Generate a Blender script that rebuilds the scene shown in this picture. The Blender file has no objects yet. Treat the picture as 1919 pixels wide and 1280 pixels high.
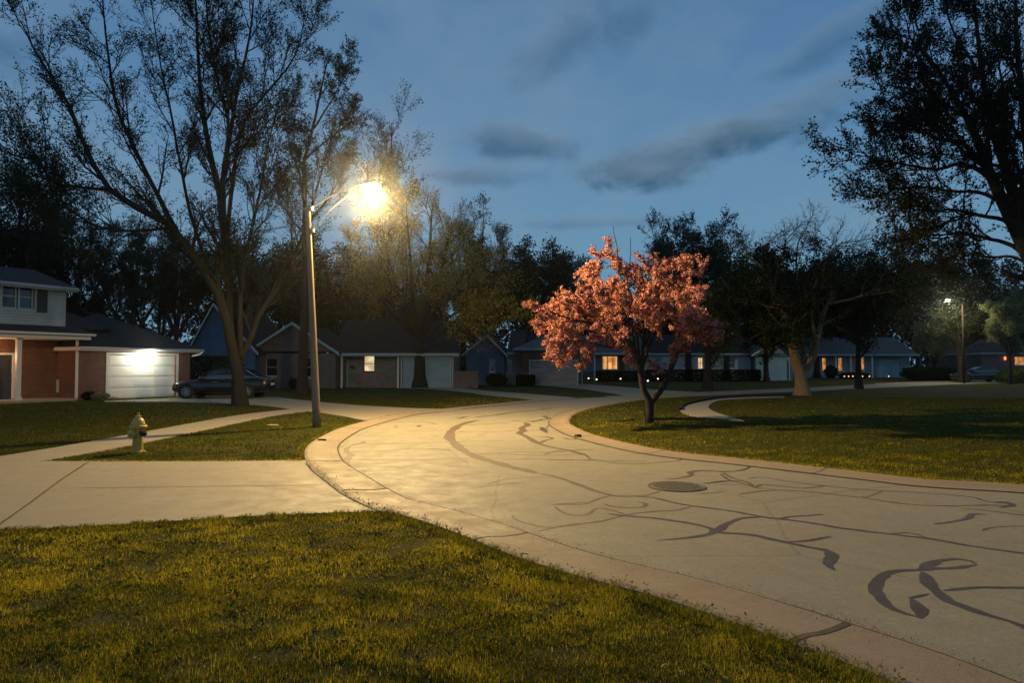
import bpy, bmesh, math, random
import numpy as np
from mathutils import Vector

# ------------------------------------------------------------------ camera, sky, sun, exposure
SC = bpy.context.scene
W0, H0, F0, HC, HORIZON = 1919.0, 1280.0, 1279.3, 1.65, 684.0
PITCH = math.atan((HORIZON - H0 / 2) / F0)
cam = bpy.data.objects.new('camera', bpy.data.cameras.new('camera'))
SC.collection.objects.link(cam)
cam.location = (0, 0, HC)
cam.rotation_euler = (math.pi / 2 + PITCH, 0, 0)
cam.data.lens = 24.0
cam.data.sensor_width = 36.0
cam.data.clip_start = 0.05
cam.data.clip_end = 3000
SC.camera = cam
SC.view_settings.view_transform = 'Standard'
SC.view_settings.look = 'None'
SC.view_settings.exposure = 0.0
SC.view_settings.gamma = 1.0
try:
    SC.cycles.use_denoising = True
    SC.cycles.max_bounces = 5
    SC.cycles.sample_clamp_indirect = 4.0
except Exception:
    pass

SUN_EL, SUN_ROT = math.radians(-3.0), math.radians(250)


class NT:
    """small node-tree writer"""
    def __init__(s, tree):
        s.t = tree; s.n = tree.nodes; s.l = tree.links
    def put(s, sock, v):
        if isinstance(v, bpy.types.NodeSocket):
            s.l.new(v, sock)
        elif v is not None:
            if isinstance(v, (tuple, list)) and len(v) == 3 and sock.type == 'RGBA':
                v = (*v, 1)
            sock.default_value = v
    def node(s, typ, _out=0, _in=None, **kw):
        n = s.n.new(typ)
        for k, v in kw.items():
            if hasattr(n, k):
                setattr(n, k, v)
            else:
                s.put(n.inputs[k.replace('_', ' ')], v)
        for k, v in (_in or {}).items():
            s.put(n.inputs[k], v)
        return n.outputs[_out]
    def m(s, op, a, b=0.0, c=0.0):
        return s.node('ShaderNodeMath', operation=op, _in={0: a, 1: b, 2: c})
    def mix(s, f, a, b, blend='MIX'):
        n = s.n.new('ShaderNodeMix'); n.data_type = 'RGBA'; n.blend_type = blend
        s.put(n.inputs[0], f); s.put(n.inputs[6], a); s.put(n.inputs[7], b)
        return n.outputs[2]
    def ramp(s, f, stops):
        n = s.n.new('ShaderNodeValToRGB'); s.put(n.inputs[0], f)
        e = n.color_ramp.elements
        while len(e) < len(stops): e.new(0.5)
        for el, (p, c) in zip(e, stops):
            el.position = p
            el.color = (*c, 1) if isinstance(c, tuple) else (c, c, c, 1)
        return n.outputs[0]
    def noise(s, vec, scale, detail=4, rough=0.55, dist=0.0):
        return s.node('ShaderNodeTexNoise', _in={'Vector': vec, 'Scale': scale, 'Detail': detail, 'Roughness': rough, 'Distortion': dist})


world = bpy.data.worlds.new('World')
SC.world = world
world.use_nodes = True
world.node_tree.nodes.clear()
w = NT(world.node_tree)
tc = w.node('ShaderNodeTexCoord', _out=0)            # Generated = view direction of the sky
sep = w.n.new('ShaderNodeSeparateXYZ'); w.l.new(tc, sep.inputs[0])
dx, dy, dz = sep.outputs
el = w.m('ARCSINE', dz)
az = w.m('ARCTAN2', dx, dy)
cv = w.node('ShaderNodeCombineXYZ', _in={0: az, 1: w.m('MULTIPLY', el, 1.7), 2: 0.0})
base = w.ramp(w.m('ADD', w.m('DIVIDE', el, 1.5708), 0.0), [
    (0.0, (0.135, 0.310, 0.460)), (0.08, (0.128, 0.300, 0.455)), (0.20, (0.100, 0.232, 0.410)),
    (0.33, (0.074, 0.175, 0.340)), (0.50, (0.018, 0.050, 0.115)), (1.0, (0.006, 0.018, 0.045))])
n_big = w.noise(cv, 2.2, 6, 0.55, 0.4)
n_det = w.noise(cv, 9.0, 8, 0.62, 0.3)
thin = w.ramp(w.m('ADD', w.m('MULTIPLY', n_big, 0.75), w.m('MULTIPLY', n_det, 0.25)), [(0.40, 0.0), (0.62, 1.0)])
base = w.mix(w.m('MULTIPLY', thin, 0.62), base, (0.185, 0.292, 0.395))
warp = w.noise(cv, 10.0, 8, 0.60, 0.25)
wz = w.m('MULTIPLY', w.m('SUBTRACT', warp, 0.5), 2.6)
# drifting grey cloud banks: azimuth, elevation, half width, half height, strength, tilt
for (ca, ce, ra, re, stg, tilt) in [
        (0.250, 0.295, 0.135, 0.030, 0.95, 0.16), (0.200, 0.268, 0.085, 0.020, 0.8, 0.05), (0.400, 0.330, 0.12, 0.028, 0.6, 0.25),
        (0.010, 0.318, 0.085, 0.022, 0.7, -0.05), (-0.040, 0.275, 0.075, 0.016, 0.5, 0.0), (0.070, 0.455, 0.075, 0.05, 0.45, 0.5),
        (0.460, 0.420, 0.09, 0.022, 0.45, 0.35), (0.185, 0.480, 0.04, 0.03, 0.35, 0.3), (0.12, 0.205, 0.10, 0.009, 0.35, 0.0),
        (-0.9, 0.35, 0.3, 0.05, 0.6, 0.1), (1.2, 0.3, 0.3, 0.04, 0.6, 0.0), (2.6, 0.3, 0.5, 0.06, 0.6, 0.1)]:
    a = w.m('SUBTRACT', az, ca)
    e = w.m('SUBTRACT', w.m('SUBTRACT', el, ce), w.m('MULTIPLY', a, tilt))
    u = w.m('DIVIDE', a, ra)
    v = w.m('DIVIDE', e, re)
    d = w.m('SQRT', w.m('ADD', w.m('MULTIPLY', u, u), w.m('MULTIPLY', v, v)))
    mk = w.node('ShaderNodeMapRange', interpolation_type='SMOOTHSTEP',
                _in={0: w.m('ADD', d, wz), 1: 1.45, 2: 0.35, 3: 0.0, 4: stg})
    # lit upper rim, darker belly
    col = w.mix(w.node('ShaderNodeMapRange', _in={0: w.m('ADD', v, wz), 1: -0.6, 2: 1.2, 3: 0.0, 4: 1.0}),
                (0.034, 0.100, 0.185), (0.180, 0.270, 0.355))
    base = w.mix(mk, base, col)
nish = w.node('ShaderNodeTexSky', sky_type='NISHITA', sun_disc=False, sun_elevation=SUN_EL, sun_rotation=SUN_ROT)
tot = w.mix(0.04, base, nish, 'ADD')
below = w.m('LESS_THAN', dz, -0.01)
tot = w.mix(below, tot, (0.01, 0.012, 0.012))
bg = w.n.new('ShaderNodeBackground'); w.l.new(tot, bg.inputs[0]); bg.inputs[1].default_value = 1.0
wo = w.n.new('ShaderNodeOutputWorld'); w.l.new(bg.outputs[0], wo.inputs[0])

sun = bpy.data.objects.new('sun', bpy.data.lights.new('sun', 'SUN'))
SC.collection.objects.link(sun)
sun.data.energy = 0.012                      # the sun is down: only the last afterglow
sun.data.angle = math.radians(20)
sun.data.color = (0.7, 0.8, 1.0)
sun.rotation_euler = (math.radians(82), 0, math.radians(-70))

# ------------------------------------------------------------------ pixel <-> place helpers
CP, SP = math.cos(PITCH), math.sin(PITCH)


def ray(px, py):
    x = (px - W0 / 2) / F0; y = (H0 / 2 - py) / F0
    return x, CP - y * SP, SP + y * CP


def G(px, py, z=0.0):
    x, y, dz_ = ray(px, py)
    t = (z - HC) / dz_
    return Vector((x * t, y * t, z))


def AT(px, py, Y):
    x, y, dz_ = ray(px, py)
    t = Y / y
    return Vector((x * t, Y, HC + dz_ * t))


def YB(py):                                    # distance of the ground seen at this row
    return G(960, py).y


# ------------------------------------------------------------------ materials
MATS = {}


def newmat(name):
    m_ = bpy.data.materials.new(name); m_.use_nodes = True
    m_.node_tree.nodes.clear()
    t = NT(m_.node_tree)
    out = t.n.new('ShaderNodeOutputMaterial')
    MATS[name] = m_
    return m_, t, out


def sc3(c, k):
    return tuple(min(1, max(0, x * k)) for x in c)


def surf(name, col, rough=0.8, ns=3.0, na=0.2, bump=0.0, bs=40.0, metal=0.0, col2=None, stretch=(1, 1, 1), spec=0.5, coat=0.0):
    m_, t, out = newmat(name)
    co = t.node('ShaderNodeTexCoord', _out=3)
    mp = t.node('ShaderNodeMapping', _in={'Vector': co, 'Scale': stretch})
    n1 = t.noise(mp, ns, 6, 0.6)
    n2 = t.noise(mp, ns * 7.3, 3, 0.6)
    f = t.m('ADD', t.m('MULTIPLY', n1, 0.65), t.m('MULTIPLY', n2, 0.35))
    f = t.ramp(f, [(0.30, 0.0), (0.70, 1.0)])
    c = t.mix(f, sc3(col, 1 - na), col2 if col2 else sc3(col, 1 + na))
    p = t.n.new('ShaderNodeBsdfPrincipled')
    t.put(p.inputs['Base Color'], c)
    p.inputs['Roughness'].default_value = rough
    p.inputs['Metallic'].default_value = metal
    p.inputs['Specular IOR Level'].default_value = spec
    p.inputs['Coat Weight'].default_value = coat
    if bump:
        b = t.node('ShaderNodeBump', _in={'Strength': min(1, bump), 'Distance': 0.01, 'Height': t.noise(mp, bs, 5, 0.65)})
        t.l.new(b, p.inputs['Normal'])
    t.l.new(p.outputs[0], out.inputs[0])
    return m_


def wallmat(name, c1, c2, mortar, bw=0.22, bh=0.075, ms=0.012, off=0.5, rough=0.85, bump=0.4):
    m_, t, out = newmat(name)
    co = t.node('ShaderNodeTexCoord', _out=3)
    s_ = t.n.new('ShaderNodeSeparateXYZ'); t.l.new(co, s_.inputs[0])
    v = t.node('ShaderNodeCombineXYZ', _in={0: t.m('ADD', s_.outputs[0], s_.outputs[1]), 1: s_.outputs[2], 2: 0.0})
    b = t.n.new('ShaderNodeTexBrick'); b.offset = off
    for k, val in (('Vector', v), ('Color1', c1), ('Color2', c2), ('Mortar', mortar), ('Scale', 1.0), ('Mortar Size', ms),
                   ('Brick Width', bw), ('Row Height', bh), ('Mortar Smooth', 0.2), ('Bias', 0.0)):
        t.put(b.inputs[k], val)
    n = t.ramp(t.noise(co, 1.3, 5, 0.6), [(0.3, 0.72), (0.7, 1.1)])
    c = t.mix(1.0, b.outputs[0], n, 'MULTIPLY')
    p = t.n.new('ShaderNodeBsdfPrincipled'); p.inputs['Roughness'].default_value = rough
    t.l.new(c, p.inputs['Base Color'])
    bp = t.node('ShaderNodeBump', _in={'Strength': bump, 'Distance': 0.01, 'Height': t.m('SUBTRACT', 1.0, b.outputs[1])})
    t.l.new(bp, p.inputs['Normal'])
    t.l.new(p.outputs[0], out.inputs[0])
    return m_


def leafmat(name, c1, c2, trans=0.35, rough=0.75):
    m_, t, out = newmat(name)
    at = t.n.new('ShaderNodeAttribute'); at.attribute_name = 'tint'
    c = t.mix(at.outputs[2], c1, c2)
    d = t.n.new('ShaderNodeBsdfDiffuse'); t.l.new(c, d.inputs[0])
    tr = t.n.new('ShaderNodeBsdfTranslucent'); t.l.new(c, tr.inputs[0])
    mx = t.n.new('ShaderNodeMixShader'); mx.inputs[0].default_value = trans
    t.l.new(d.outputs[0], mx.inputs[1]); t.l.new(tr.outputs[0], mx.inputs[2])
    t.l.new(mx.outputs[0], out.inputs[0])
    return m_


def emis(name, col, k):
    m_, t, out = newmat(name)
    e = t.n.new('ShaderNodeEmission'); e.inputs[0].default_value = (*col, 1); e.inputs[1].default_value = k
    t.l.new(e.outputs[0], out.inputs[0])
    return m_


def litwindow(name, c1, c2, k, scale=9.0):
    """a lit room seen through a curtain: folds vary the glow"""
    m_, t, out = newmat(name)
    co = t.node('ShaderNodeTexCoord', _out=3)
    mp = t.node('ShaderNodeMapping', _in={'Vector': co, 'Scale': (scale, scale, 0.35)})
    f = t.ramp(t.noise(mp, 1.0, 3, 0.5), [(0.36, 0.0), (0.62, 1.0)])
    g = t.ramp(t.noise(co, 2.2, 2, 0.5), [(0.35, 0.45), (0.65, 1.0)])
    c = t.mix(1.0, t.mix(f, c1, c2), g, 'MULTIPLY')
    e = t.n.new('ShaderNodeEmission'); t.l.new(c, e.inputs[0]); e.inputs[1].default_value = k
    t.l.new(e.outputs[0], out.inputs[0])
    return m_


def concrete(name, col, dark, stain, crack=0.0, rough=0.62):
    m_, t, out = newmat(name)
    co = t.node('ShaderNodeTexCoord', _out=3)
    big = t.ramp(t.noise(co, 0.35, 5, 0.6, 0.3), [(0.35, 0.0), (0.68, 1.0)])
    mid = t.ramp(t.noise(co, 2.6, 6, 0.7), [(0.35, 0.0), (0.70, 1.0)])
    fine = t.noise(co, 55.0, 4, 0.75)
    c = t.mix(t.m('MULTIPLY', big, 0.6), col, dark)
    c = t.mix(t.m('MULTIPLY', mid, 0.45), c, stain)
    c = t.mix(1.0, c, t.ramp(fine, [(0.30, 0.72), (0.72, 1.18)]), 'MULTIPLY')
    spk = t.ramp(t.noise(co, 170.0, 2, 0.6), [(0.60, 1.0), (0.70, 0.60)])
    c = t.mix(1.0, c, spk, 'MULTIPLY')
    if crack:
        wv = t.mix(0.12, co, t.node('ShaderNodeTexNoise', _out=1, _in={'Vector': co, 'Scale': 1.2, 'Detail': 4.0}))
        vo = t.n.new('ShaderNodeTexVoronoi'); vo.feature = 'DISTANCE_TO_EDGE'
        t.l.new(wv, vo.inputs['Vector']); vo.inputs['Scale'].default_value = 0.33
        cr = t.ramp(vo.outputs[0], [(0.0, 1.0 - crack), (0.006, 1.0)])
        c = t.mix(1.0, c, cr, 'MULTIPLY')
    p = t.n.new('ShaderNodeBsdfPrincipled')
    t.l.new(c, p.inputs['Base Color'])
    t.put(p.inputs['Roughness'], t.ramp(mid, [(0.0, rough), (1.0, min(1, rough + 0.2))]))
    p.inputs['Specular IOR Level'].default_value = 0.35
    h = t.m('ADD', t.m('MULTIPLY', fine, 0.6), t.m('MULTIPLY', t.noise(co, 9.0, 4, 0.6), 0.6))
    b = t.node('ShaderNodeBump', _in={'Strength': 0.5, 'Distance': 0.012, 'Height': h})
    t.l.new(b, p.inputs['Normal'])
    t.l.new(p.outputs[0], out.inputs[0])
    return m_


M_road = concrete('road concrete', (0.315, 0.288, 0.210), (0.235, 0.218, 0.165), (0.20, 0.172, 0.12), crack=0.25)
M_kerb = concrete('kerb concrete', (0.32, 0.262, 0.18), (0.26, 0.205, 0.14), (0.23, 0.15, 0.09))
M_walk = concrete('walk concrete', (0.335, 0.30, 0.22), (0.29, 0.255, 0.19), (0.26, 0.205, 0.14))
M_tar = surf('crack sealant', (0.065, 0.052, 0.045), 0.55, 6, 0.45, 0.3, 60)
M_tarworn = surf('worn sealant', (0.095, 0.064, 0.042), 0.7, 4, 0.4, 0.3, 60)
M_joint = surf('joint dirt', (0.07, 0.055, 0.04), 0.95, 8, 0.5)
M_soil = surf('lawn soil', (0.032, 0.034, 0.008), 1.0, 0.6, 0.45, 1.0, 30, col2=(0.085, 0.080, 0.014), spec=0.1)
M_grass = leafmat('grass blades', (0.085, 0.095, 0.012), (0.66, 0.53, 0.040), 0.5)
M_weed = leafmat('weed leaves', (0.04, 0.06, 0.012), (0.11, 0.13, 0.03), 0.25)
M_straw = leafmat('straw and dead leaves', (0.16, 0.10, 0.045), (0.42, 0.33, 0.20), 0.15)
M_flower = leafmat('small flower heads', (0.65, 0.60, 0.45), (0.75, 0.60, 0.10), 0.1)
M_bark = surf('bark grey brown', (0.028, 0.027, 0.022), 0.95, 3, 0.4, 1.0, 14, stretch=(3, 3, 0.6), spec=0.15)
M_barklight = surf('bark pale', (0.23, 0.15, 0.085), 0.95, 3, 0.4, 1.0, 14, stretch=(3, 3, 0.6), spec=0.15)
M_barkdark = surf('bark dark', (0.035, 0.028, 0.022), 0.95, 3, 0.4, 1.0, 16, stretch=(3, 3, 0.6), spec=0.15)
M_leafA = leafmat('young maple leaves', (0.018, 0.042, 0.028), (0.042, 0.068, 0.038))
M_leafB = leafmat('dark leaves', (0.014, 0.024, 0.012), (0.034, 0.046, 0.018))
M_leafG = leafmat('olive new leaves', (0.055, 0.085, 0.02), (0.17, 0.19, 0.045))
M_leafO = leafmat('painted lamplit leaves', (0.12, 0.12, 0.02), (0.50, 0.36, 0.06), 0.4)  # orange street lamp light painted into this leaf colour
M_leafY = leafmat('yellow green leaves', (0.05, 0.065, 0.012), (0.13, 0.14, 0.025))
M_blossom = leafmat('pink blossom', (0.26, 0.09, 0.10), (0.84, 0.41, 0.38), 0.3)
M_blossleaf = leafmat('bronze blossom leaves', (0.14, 0.07, 0.03), (0.30, 0.16, 0.06), 0.3)
M_leafW = leafmat('pale spring leaves', (0.12, 0.15, 0.08), (0.26, 0.28, 0.16))
M_brick = wallmat('red brick', (0.17, 0.052, 0.030), (0.10, 0.032, 0.022), (0.16, 0.12, 0.10))
M_brickbrown = wallmat('brown brick', (0.15, 0.10, 0.085), (0.10, 0.07, 0.06), (0.17, 0.15, 0.14))
M_brickpale = wallmat('weathered pale brick', (0.22, 0.17, 0.15), (0.16, 0.12, 0.10), (0.24, 0.21, 0.19))
M_siding = wallmat('white siding', (0.38, 0.47, 0.52), (0.36, 0.45, 0.50), (0.26, 0.27, 0.28), bw=60, bh=0.13, ms=0.010, off=0)
M_sidingblue = wallmat('blue grey siding', (0.06, 0.15, 0.25), (0.055, 0.14, 0.24), (0.03, 0.07, 0.12), bw=60, bh=0.13, ms=0.010, off=0)
M_sidinggrey = wallmat('grey siding', (0.24, 0.28, 0.30), (0.22, 0.26, 0.28), (0.11, 0.13, 0.14), bw=60, bh=0.15, ms=0.010, off=0)
M_boards = wallmat('vertical board siding', (0.22, 0.28, 0.33), (0.20, 0.26, 0.31), (0.10, 0.13, 0.15), bw=0.2, bh=60, ms=0.012, off=0)
M_shingle = wallmat('dark shingles', (0.030, 0.032, 0.036), (0.020, 0.021, 0.024), (0.010, 0.010, 0.011), bw=0.3, bh=0.10, ms=0.012, rough=0.95)
M_shinglegrey = wallmat('grey shingles', (0.15, 0.155, 0.155), (0.115, 0.12, 0.12), (0.06, 0.06, 0.06), bw=0.3, bh=0.10, ms=0.012, rough=0.95)
M_white = surf('white paint', (0.62, 0.61, 0.57), 0.5, 2, 0.06)
M_trim = surf('grey white trim', (0.32, 0.42, 0.45), 0.6, 2, 0.10)
M_door = surf('garage door paint', (0.66, 0.66, 0.62), 0.5, 1.2, 0.05)
M_doorblue = surf('pale garage door', (0.20, 0.34, 0.44), 0.6, 1.5, 0.16)
M_doorold = surf('weathered garage door', (0.25, 0.24, 0.24), 0.8, 1.8, 0.35, stretch=(0.5, 1, 2.5))
M_darkdoor = surf('dark door', (0.03, 0.035, 0.04), 0.4, 2, 0.1)
M_bluedoor = surf('blue door', (0.06, 0.11, 0.18), 0.5, 2, 0.1)
M_glass = surf('dark window glass', (0.015, 0.018, 0.022), 0.08, 1.2, 0.4, spec=0.8)
M_shut = surf('dark shutter', (0.02, 0.025, 0.03), 0.6, 5, 0.2)
M_win1 = litwindow('room light cream', (1.0, 0.55, 0.20), (1.0, 0.82, 0.50), 1.0, 2.0)
M_win2 = litwindow('room light amber', (0.75, 0.16, 0.03), (1.0, 0.62, 0.22), 1.15, 7.0)
M_win3 = litwindow('room light low', (0.30, 0.07, 0.02), (1.0, 0.45, 0.12), 0.9, 6.0)
M_pole = surf('weathered wood pole', (0.20, 0.155, 0.11), 0.9, 4, 0.3, 0.6, 30, stretch=(5, 5, 0.4))
M_steel = surf('dull steel', (0.16, 0.15, 0.14), 0.5, 5, 0.2, metal=0.5)
M_hyd = surf('hydrant yellow paint', (0.50, 0.32, 0.06), 0.45, 9, 0.22, 0.3, 30)
M_hydcap = surf('hydrant dark cap', (0.02, 0.02, 0.02), 0.5, 5, 0.2)
M_iron = surf('cast iron', (0.105, 0.085, 0.066), 0.6, 20, 0.3, 0.5, 80)
M_car = surf('dark car paint', (0.006, 0.009, 0.011), 0.22, 2, 0.1, spec=0.4, coat=0.5)
M_car2 = surf('blue black car paint', (0.012, 0.03, 0.045), 0.18, 2, 0.1, spec=0.6, coat=1.0)
M_carglass = surf('car glass', (0.008, 0.012, 0.014), 0.05, 1, 0.1, spec=0.9, coat=1.0)
M_tyre = surf('tyre rubber', (0.012, 0.012, 0.012), 0.85, 5, 0.2)
M_rim = surf('alloy rim', (0.30, 0.29, 0.27), 0.35, 5, 0.1, metal=0.8)
M_chrome = surf('chrome', (0.6, 0.6, 0.58), 0.15, 5, 0.05, metal=1.0)
M_redlens = surf('red lens', (0.20, 0.01, 0.01), 0.15, 5, 0.1)
M_clearlens = surf('clear lens', (0.45, 0.45, 0.42), 0.1, 5, 0.1)
M_stone = surf('garden stone', (0.25, 0.21, 0.19), 0.9, 6, 0.4, 0.8, 20)
M_lamp = emis('street lamp glow', (1.0, 0.80, 0.48), 60.0)
M_lamp2 = emis('far street lamp glow', (0.92, 1.0, 0.62), 40.0)
M_flood = emis('floodlight glow', (1.0, 0.97, 0.80), 40.0)
M_path = emis('path light glow', (1.0, 0.55, 0.20), 2.2)
M_pathw = emis('white path light glow', (1.0, 0.85, 0.50), 2.6)
M_redglow = emis('red lantern glow', (1.0, 0.22, 0.06), 2.5)

# ------------------------------------------------------------------ object helpers
COL = SC.collection


def tag(o, label=None, cat=None, group=None, kind=None):
    if label: o['label'] = label
    if cat: o['category'] = cat
    if group: o['group'] = group
    if kind: o['kind'] = kind
    return o


def empty(name, loc, rz=0.0, label=None, cat=None, group=None):
    o = bpy.data.objects.new(name, None)
    COL.objects.link(o); o.location = loc; o.rotation_euler = (0, 0, rz)
    o.empty_display_size = 0.3
    return tag(o, label, cat, group)


def link(name, me, mats, parent=None, smooth=False):
    for m_ in (mats if isinstance(mats, (list, tuple)) else [mats]):
        me.materials.append(m_)
    if smooth:
        me.polygons.foreach_set('use_smooth', [True] * len(me.polygons))
    o = bpy.data.objects.new(name, me); COL.objects.link(o)
    if parent: o.parent = parent
    return o


class MB:
    def __init__(s): s.v = []; s.f = []; s.mi = []
    def add(s, vs, fs, mi=0):
        n = len(s.v); s.v += [tuple(p) for p in vs]
        for f in fs: s.f.append([n + i for i in f]); s.mi.append(mi)
        return s
    def box(s, x0, x1, y0, y1, z0, z1, mi=0):
        vs = [(x, y, z) for z in (z0, z1) for y in (y0, y1) for x in (x0, x1)]
        return s.add(vs, [(0, 2, 3, 1), (4, 5, 7, 6), (0, 1, 5, 4), (2, 6, 7, 3), (0, 4, 6, 2), (1, 3, 7, 5)], mi)
    def tube(s, pts, r, k=8, mi=0, cap=True):
        pts = [Vector(p) for p in pts]
        rs = r if isinstance(r, (list, tuple)) else [r] * len(pts)
        rings = []
        ref = Vector((0.13, 0.31, 1)).normalized()
        for i, p in enumerate(pts):
            t = (pts[min(i + 1, len(pts) - 1)] - pts[max(i - 1, 0)]).normalized()
            rf = ref if abs(t.dot(ref)) < 0.95 else Vector((1, 0, 0))
            a = t.cross(rf).normalized(); b = t.cross(a)
            rings.append([p + rs[i] * (math.cos(q) * a + math.sin(q) * b) for q in [2 * math.pi * j / k for j in range(k)]])
        vs = [q for rr in rings for q in rr]
        fs = [(i * k + j, i * k + (j + 1) % k, (i + 1) * k + (j + 1) % k, (i + 1) * k + j) for i in range(len(pts) - 1) for j in range(k)]
        if cap: fs += [tuple(range(k))[::-1], tuple((len(pts) - 1) * k + j for j in range(k))]
        return s.add(vs, fs, mi)
    def lathe(s, prof, k=20, c=(0, 0, 0), mi=0, axis='z', cap=True):
        vs = []
        for r, z in prof:
            for j in range(k):
                a = 2 * math.pi * j / k
                p = (r * math.cos(a), r * math.sin(a), z)
                if axis == 'x': p = (z, p[0], p[1])
                if axis == 'y': p = (p[0], z, p[1])
                vs.append((p[0] + c[0], p[1] + c[1], p[2] + c[2]))
        fs = [(i * k + j, i * k + (j + 1) % k, (i + 1) * k + (j + 1) % k, (i + 1) * k + j) for i in range(len(prof) - 1) for j in range(k)]
        if cap: fs += [tuple(range(k))[::-1], tuple((len(prof) - 1) * k + j for j in range(k))]
        return s.add(vs, fs, mi)
    def poly(s, pts, mi=0):
        return s.add(pts, [tuple(range(len(pts)))], mi)
    def slab(s, pts, th, mi=0):
        """a flat polygon thickened downward"""
        n = len(pts); lo = [(p[0], p[1], p[2] - th) for p in pts]
        fs = [tuple(range(n)), tuple(range(2 * n - 1, n - 1, -1))] + [(i, n + i, n + (i + 1) % n, (i + 1) % n) for i in range(n)]
        return s.add(list(pts) + lo, fs, mi)
    def build(s, name, mats, parent=None, smooth=False, bevel=0.0):
        me = bpy.data.meshes.new(name); me.from_pydata(s.v, [], s.f)
        me.polygons.foreach_set('material_index', s.mi)
        bm = bmesh.new(); bm.from_mesh(me); bmesh.ops.recalc_face_normals(bm, faces=bm.faces)
        if bevel:
            bmesh.ops.bevel(bm, geom=[e for e in bm.edges if len(e.link_faces) == 2 and e.calc_face_angle(0) > 0.6], offset=bevel,
                            segments=2, profile=0.6, affect='EDGES')
        bm.to_mesh(me); bm.free()
        return link(name, me, mats, parent, smooth)


def np_mesh(name, V, Fs, mats, parent=None, tint=None, mi=None, smooth=False):
    """V (N,3); Fs list of (M,k) index arrays"""
    me = bpy.data.meshes.new(name)
    V = np.asarray(V, np.float32)
    loops = np.concatenate([f.ravel() for f in Fs]).astype(np.int32)
    tot = np.concatenate([np.full(len(f), f.shape[1], np.int32) for f in Fs])
    st = np.concatenate([[0], np.cumsum(tot)[:-1]]).astype(np.int32)
    me.vertices.add(len(V)); me.vertices.foreach_set('co', V.ravel())
    me.loops.add(len(loops)); me.loops.foreach_set('vertex_index', loops)
    me.polygons.add(len(tot)); me.polygons.foreach_set('loop_start', st); me.polygons.foreach_set('loop_total', tot)
    if mi is not None: me.polygons.foreach_set('material_index', mi.astype(np.int32))
    me.update(calc_edges=True)
    if tint is not None:
        a = me.attributes.new('tint', 'FLOAT', 'FACE'); a.data.foreach_set('value', tint.astype(np.float32))
    return link(name, me, mats, parent, smooth)


def catmull(pts, n=8):
    P = [np.array(p, float) for p in pts]
    P = [2 * P[0] - P[1]] + P + [2 * P[-1] - P[-2]]
    out = []
    for i in range(1, len(P) - 2):
        for j in range(n):
            t = j / n
            a, b, c, d = P[i - 1:i + 3]
            out.append(0.5 * ((2 * b) + (-a + c) * t + (2 * a - 5 * b + 4 * c - d) * t * t + (-a + 3 * b - 3 * c + d) * t ** 3))
    out.append(P[-2])
    return np.array(out)


def gpts(pix, n=8):
    """smooth curve through ground pixels -> (N,2) ground points"""
    pts = np.array([tuple(G(x, y))[:2] for x, y in pix])
    return catmull(pts, n)


def inpoly(P, poly):
    x, y = P[:, 0], P[:, 1]
    inside = np.zeros(len(P), bool)
    n = len(poly); j = n - 1
    for i in range(n):
        xi, yi = poly[i]; xj, yj = poly[j]
        c = ((yi > y) != (yj > y)) & (x < (xj - xi) * (y - yi) / ((yj - yi) + 1e-12) + xi)
        inside ^= c
        j = i
    return inside


def sheet(mb, pts, z, mi=0):
    from mathutils.geometry import tessellate_polygon
    vs = [Vector((p[0], p[1], z)) for p in pts]
    tris = tessellate_polygon([vs])
    mb.add(vs, [tuple(t) for t in tris], mi)


def ribbon(mb, pts, wd, z, mi=0, rng=None, taper=True):
    pts = np.asarray(pts)[:, :2]
    T = np.gradient(pts, axis=0); T /= np.linalg.norm(T, axis=1)[:, None] + 1e-9
    N = np.stack([-T[:, 1], T[:, 0]], 1)
    n = len(pts)
    wv = np.full(n, wd) if np.isscalar(wd) else np.interp(np.linspace(0, 1, n), np.linspace(0, 1, len(wd)), wd)
    if rng is not None:
        wv = wv * (1 + 0.25 * np.interp(np.arange(n), np.arange(0, n + 4, 4), rng.uniform(-1, 1, len(np.arange(0, n + 4, 4)))))
    if taper: wv = wv * np.clip(np.minimum(np.arange(n) + 0.8, n - np.arange(n) - 0.2) / 2.5, 0.15, 1)
    if rng is not None and taper:
        jl, jr = rng.normal(size=n) * .07, rng.normal(size=n) * .07
        L = pts + N * (wv * (.5 + jl))[:, None]; R = pts - N * (wv * (.5 + jr))[:, None]
    else:
        L = pts + N * wv[:, None] / 2; R = pts - N * wv[:, None] / 2
    vs = [(*p, z) for p in L] + [(*p, z) for p in R]
    mb.add(vs, [(i, i + 1, n + i + 1, n + i) for i in range(n - 1)], mi)


# ------------------------------------------------------------------ ground, road, kerbs, walks
EXCL = []                                           # paved polygons: no grass grows there

left_edge_px = [(1900, 1395), (1660, 1284), (1500, 1222), (1400, 1185), (1240, 1130), (1100, 1092), (1000, 1062), (930, 1036),
                (860, 1007), (790, 982), (725, 963), (680, 950), (640, 926), (604, 897), (582, 879), (572, 864), (574, 842), (597, 824),
                (640, 804), (700, 788), (760, 776), (850, 766), (930, 758), (1010, 750.5)]
right_edge_px = [(1080, 757), (1060, 0)]
L = gpts(left_edge_px, 7)
inner_px = [(2300, 949), (1919, 914), (1740, 903), (1640, 892), (1430, 868), (1250, 848), (1130, 822), (1086, 806), (1068, 792), (1083, 776),
            (1128, 763), (1190, 752.5), (1240, 747), (1340, 741), (1500, 734), (1640, 727.5), (1800, 720.5), (1919, 717), (2150, 711)]
I = gpts(inner_px, 7)
outer_px = [(1010, 750.5), (1100, 744.8), (1195, 743), (1260, 739), (1340, 735), (1500, 728), (1640, 721), (1800, 715), (1919, 711.5), (2150, 706)]
O = gpts(outer_px, 6)
KW = 0.60


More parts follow.
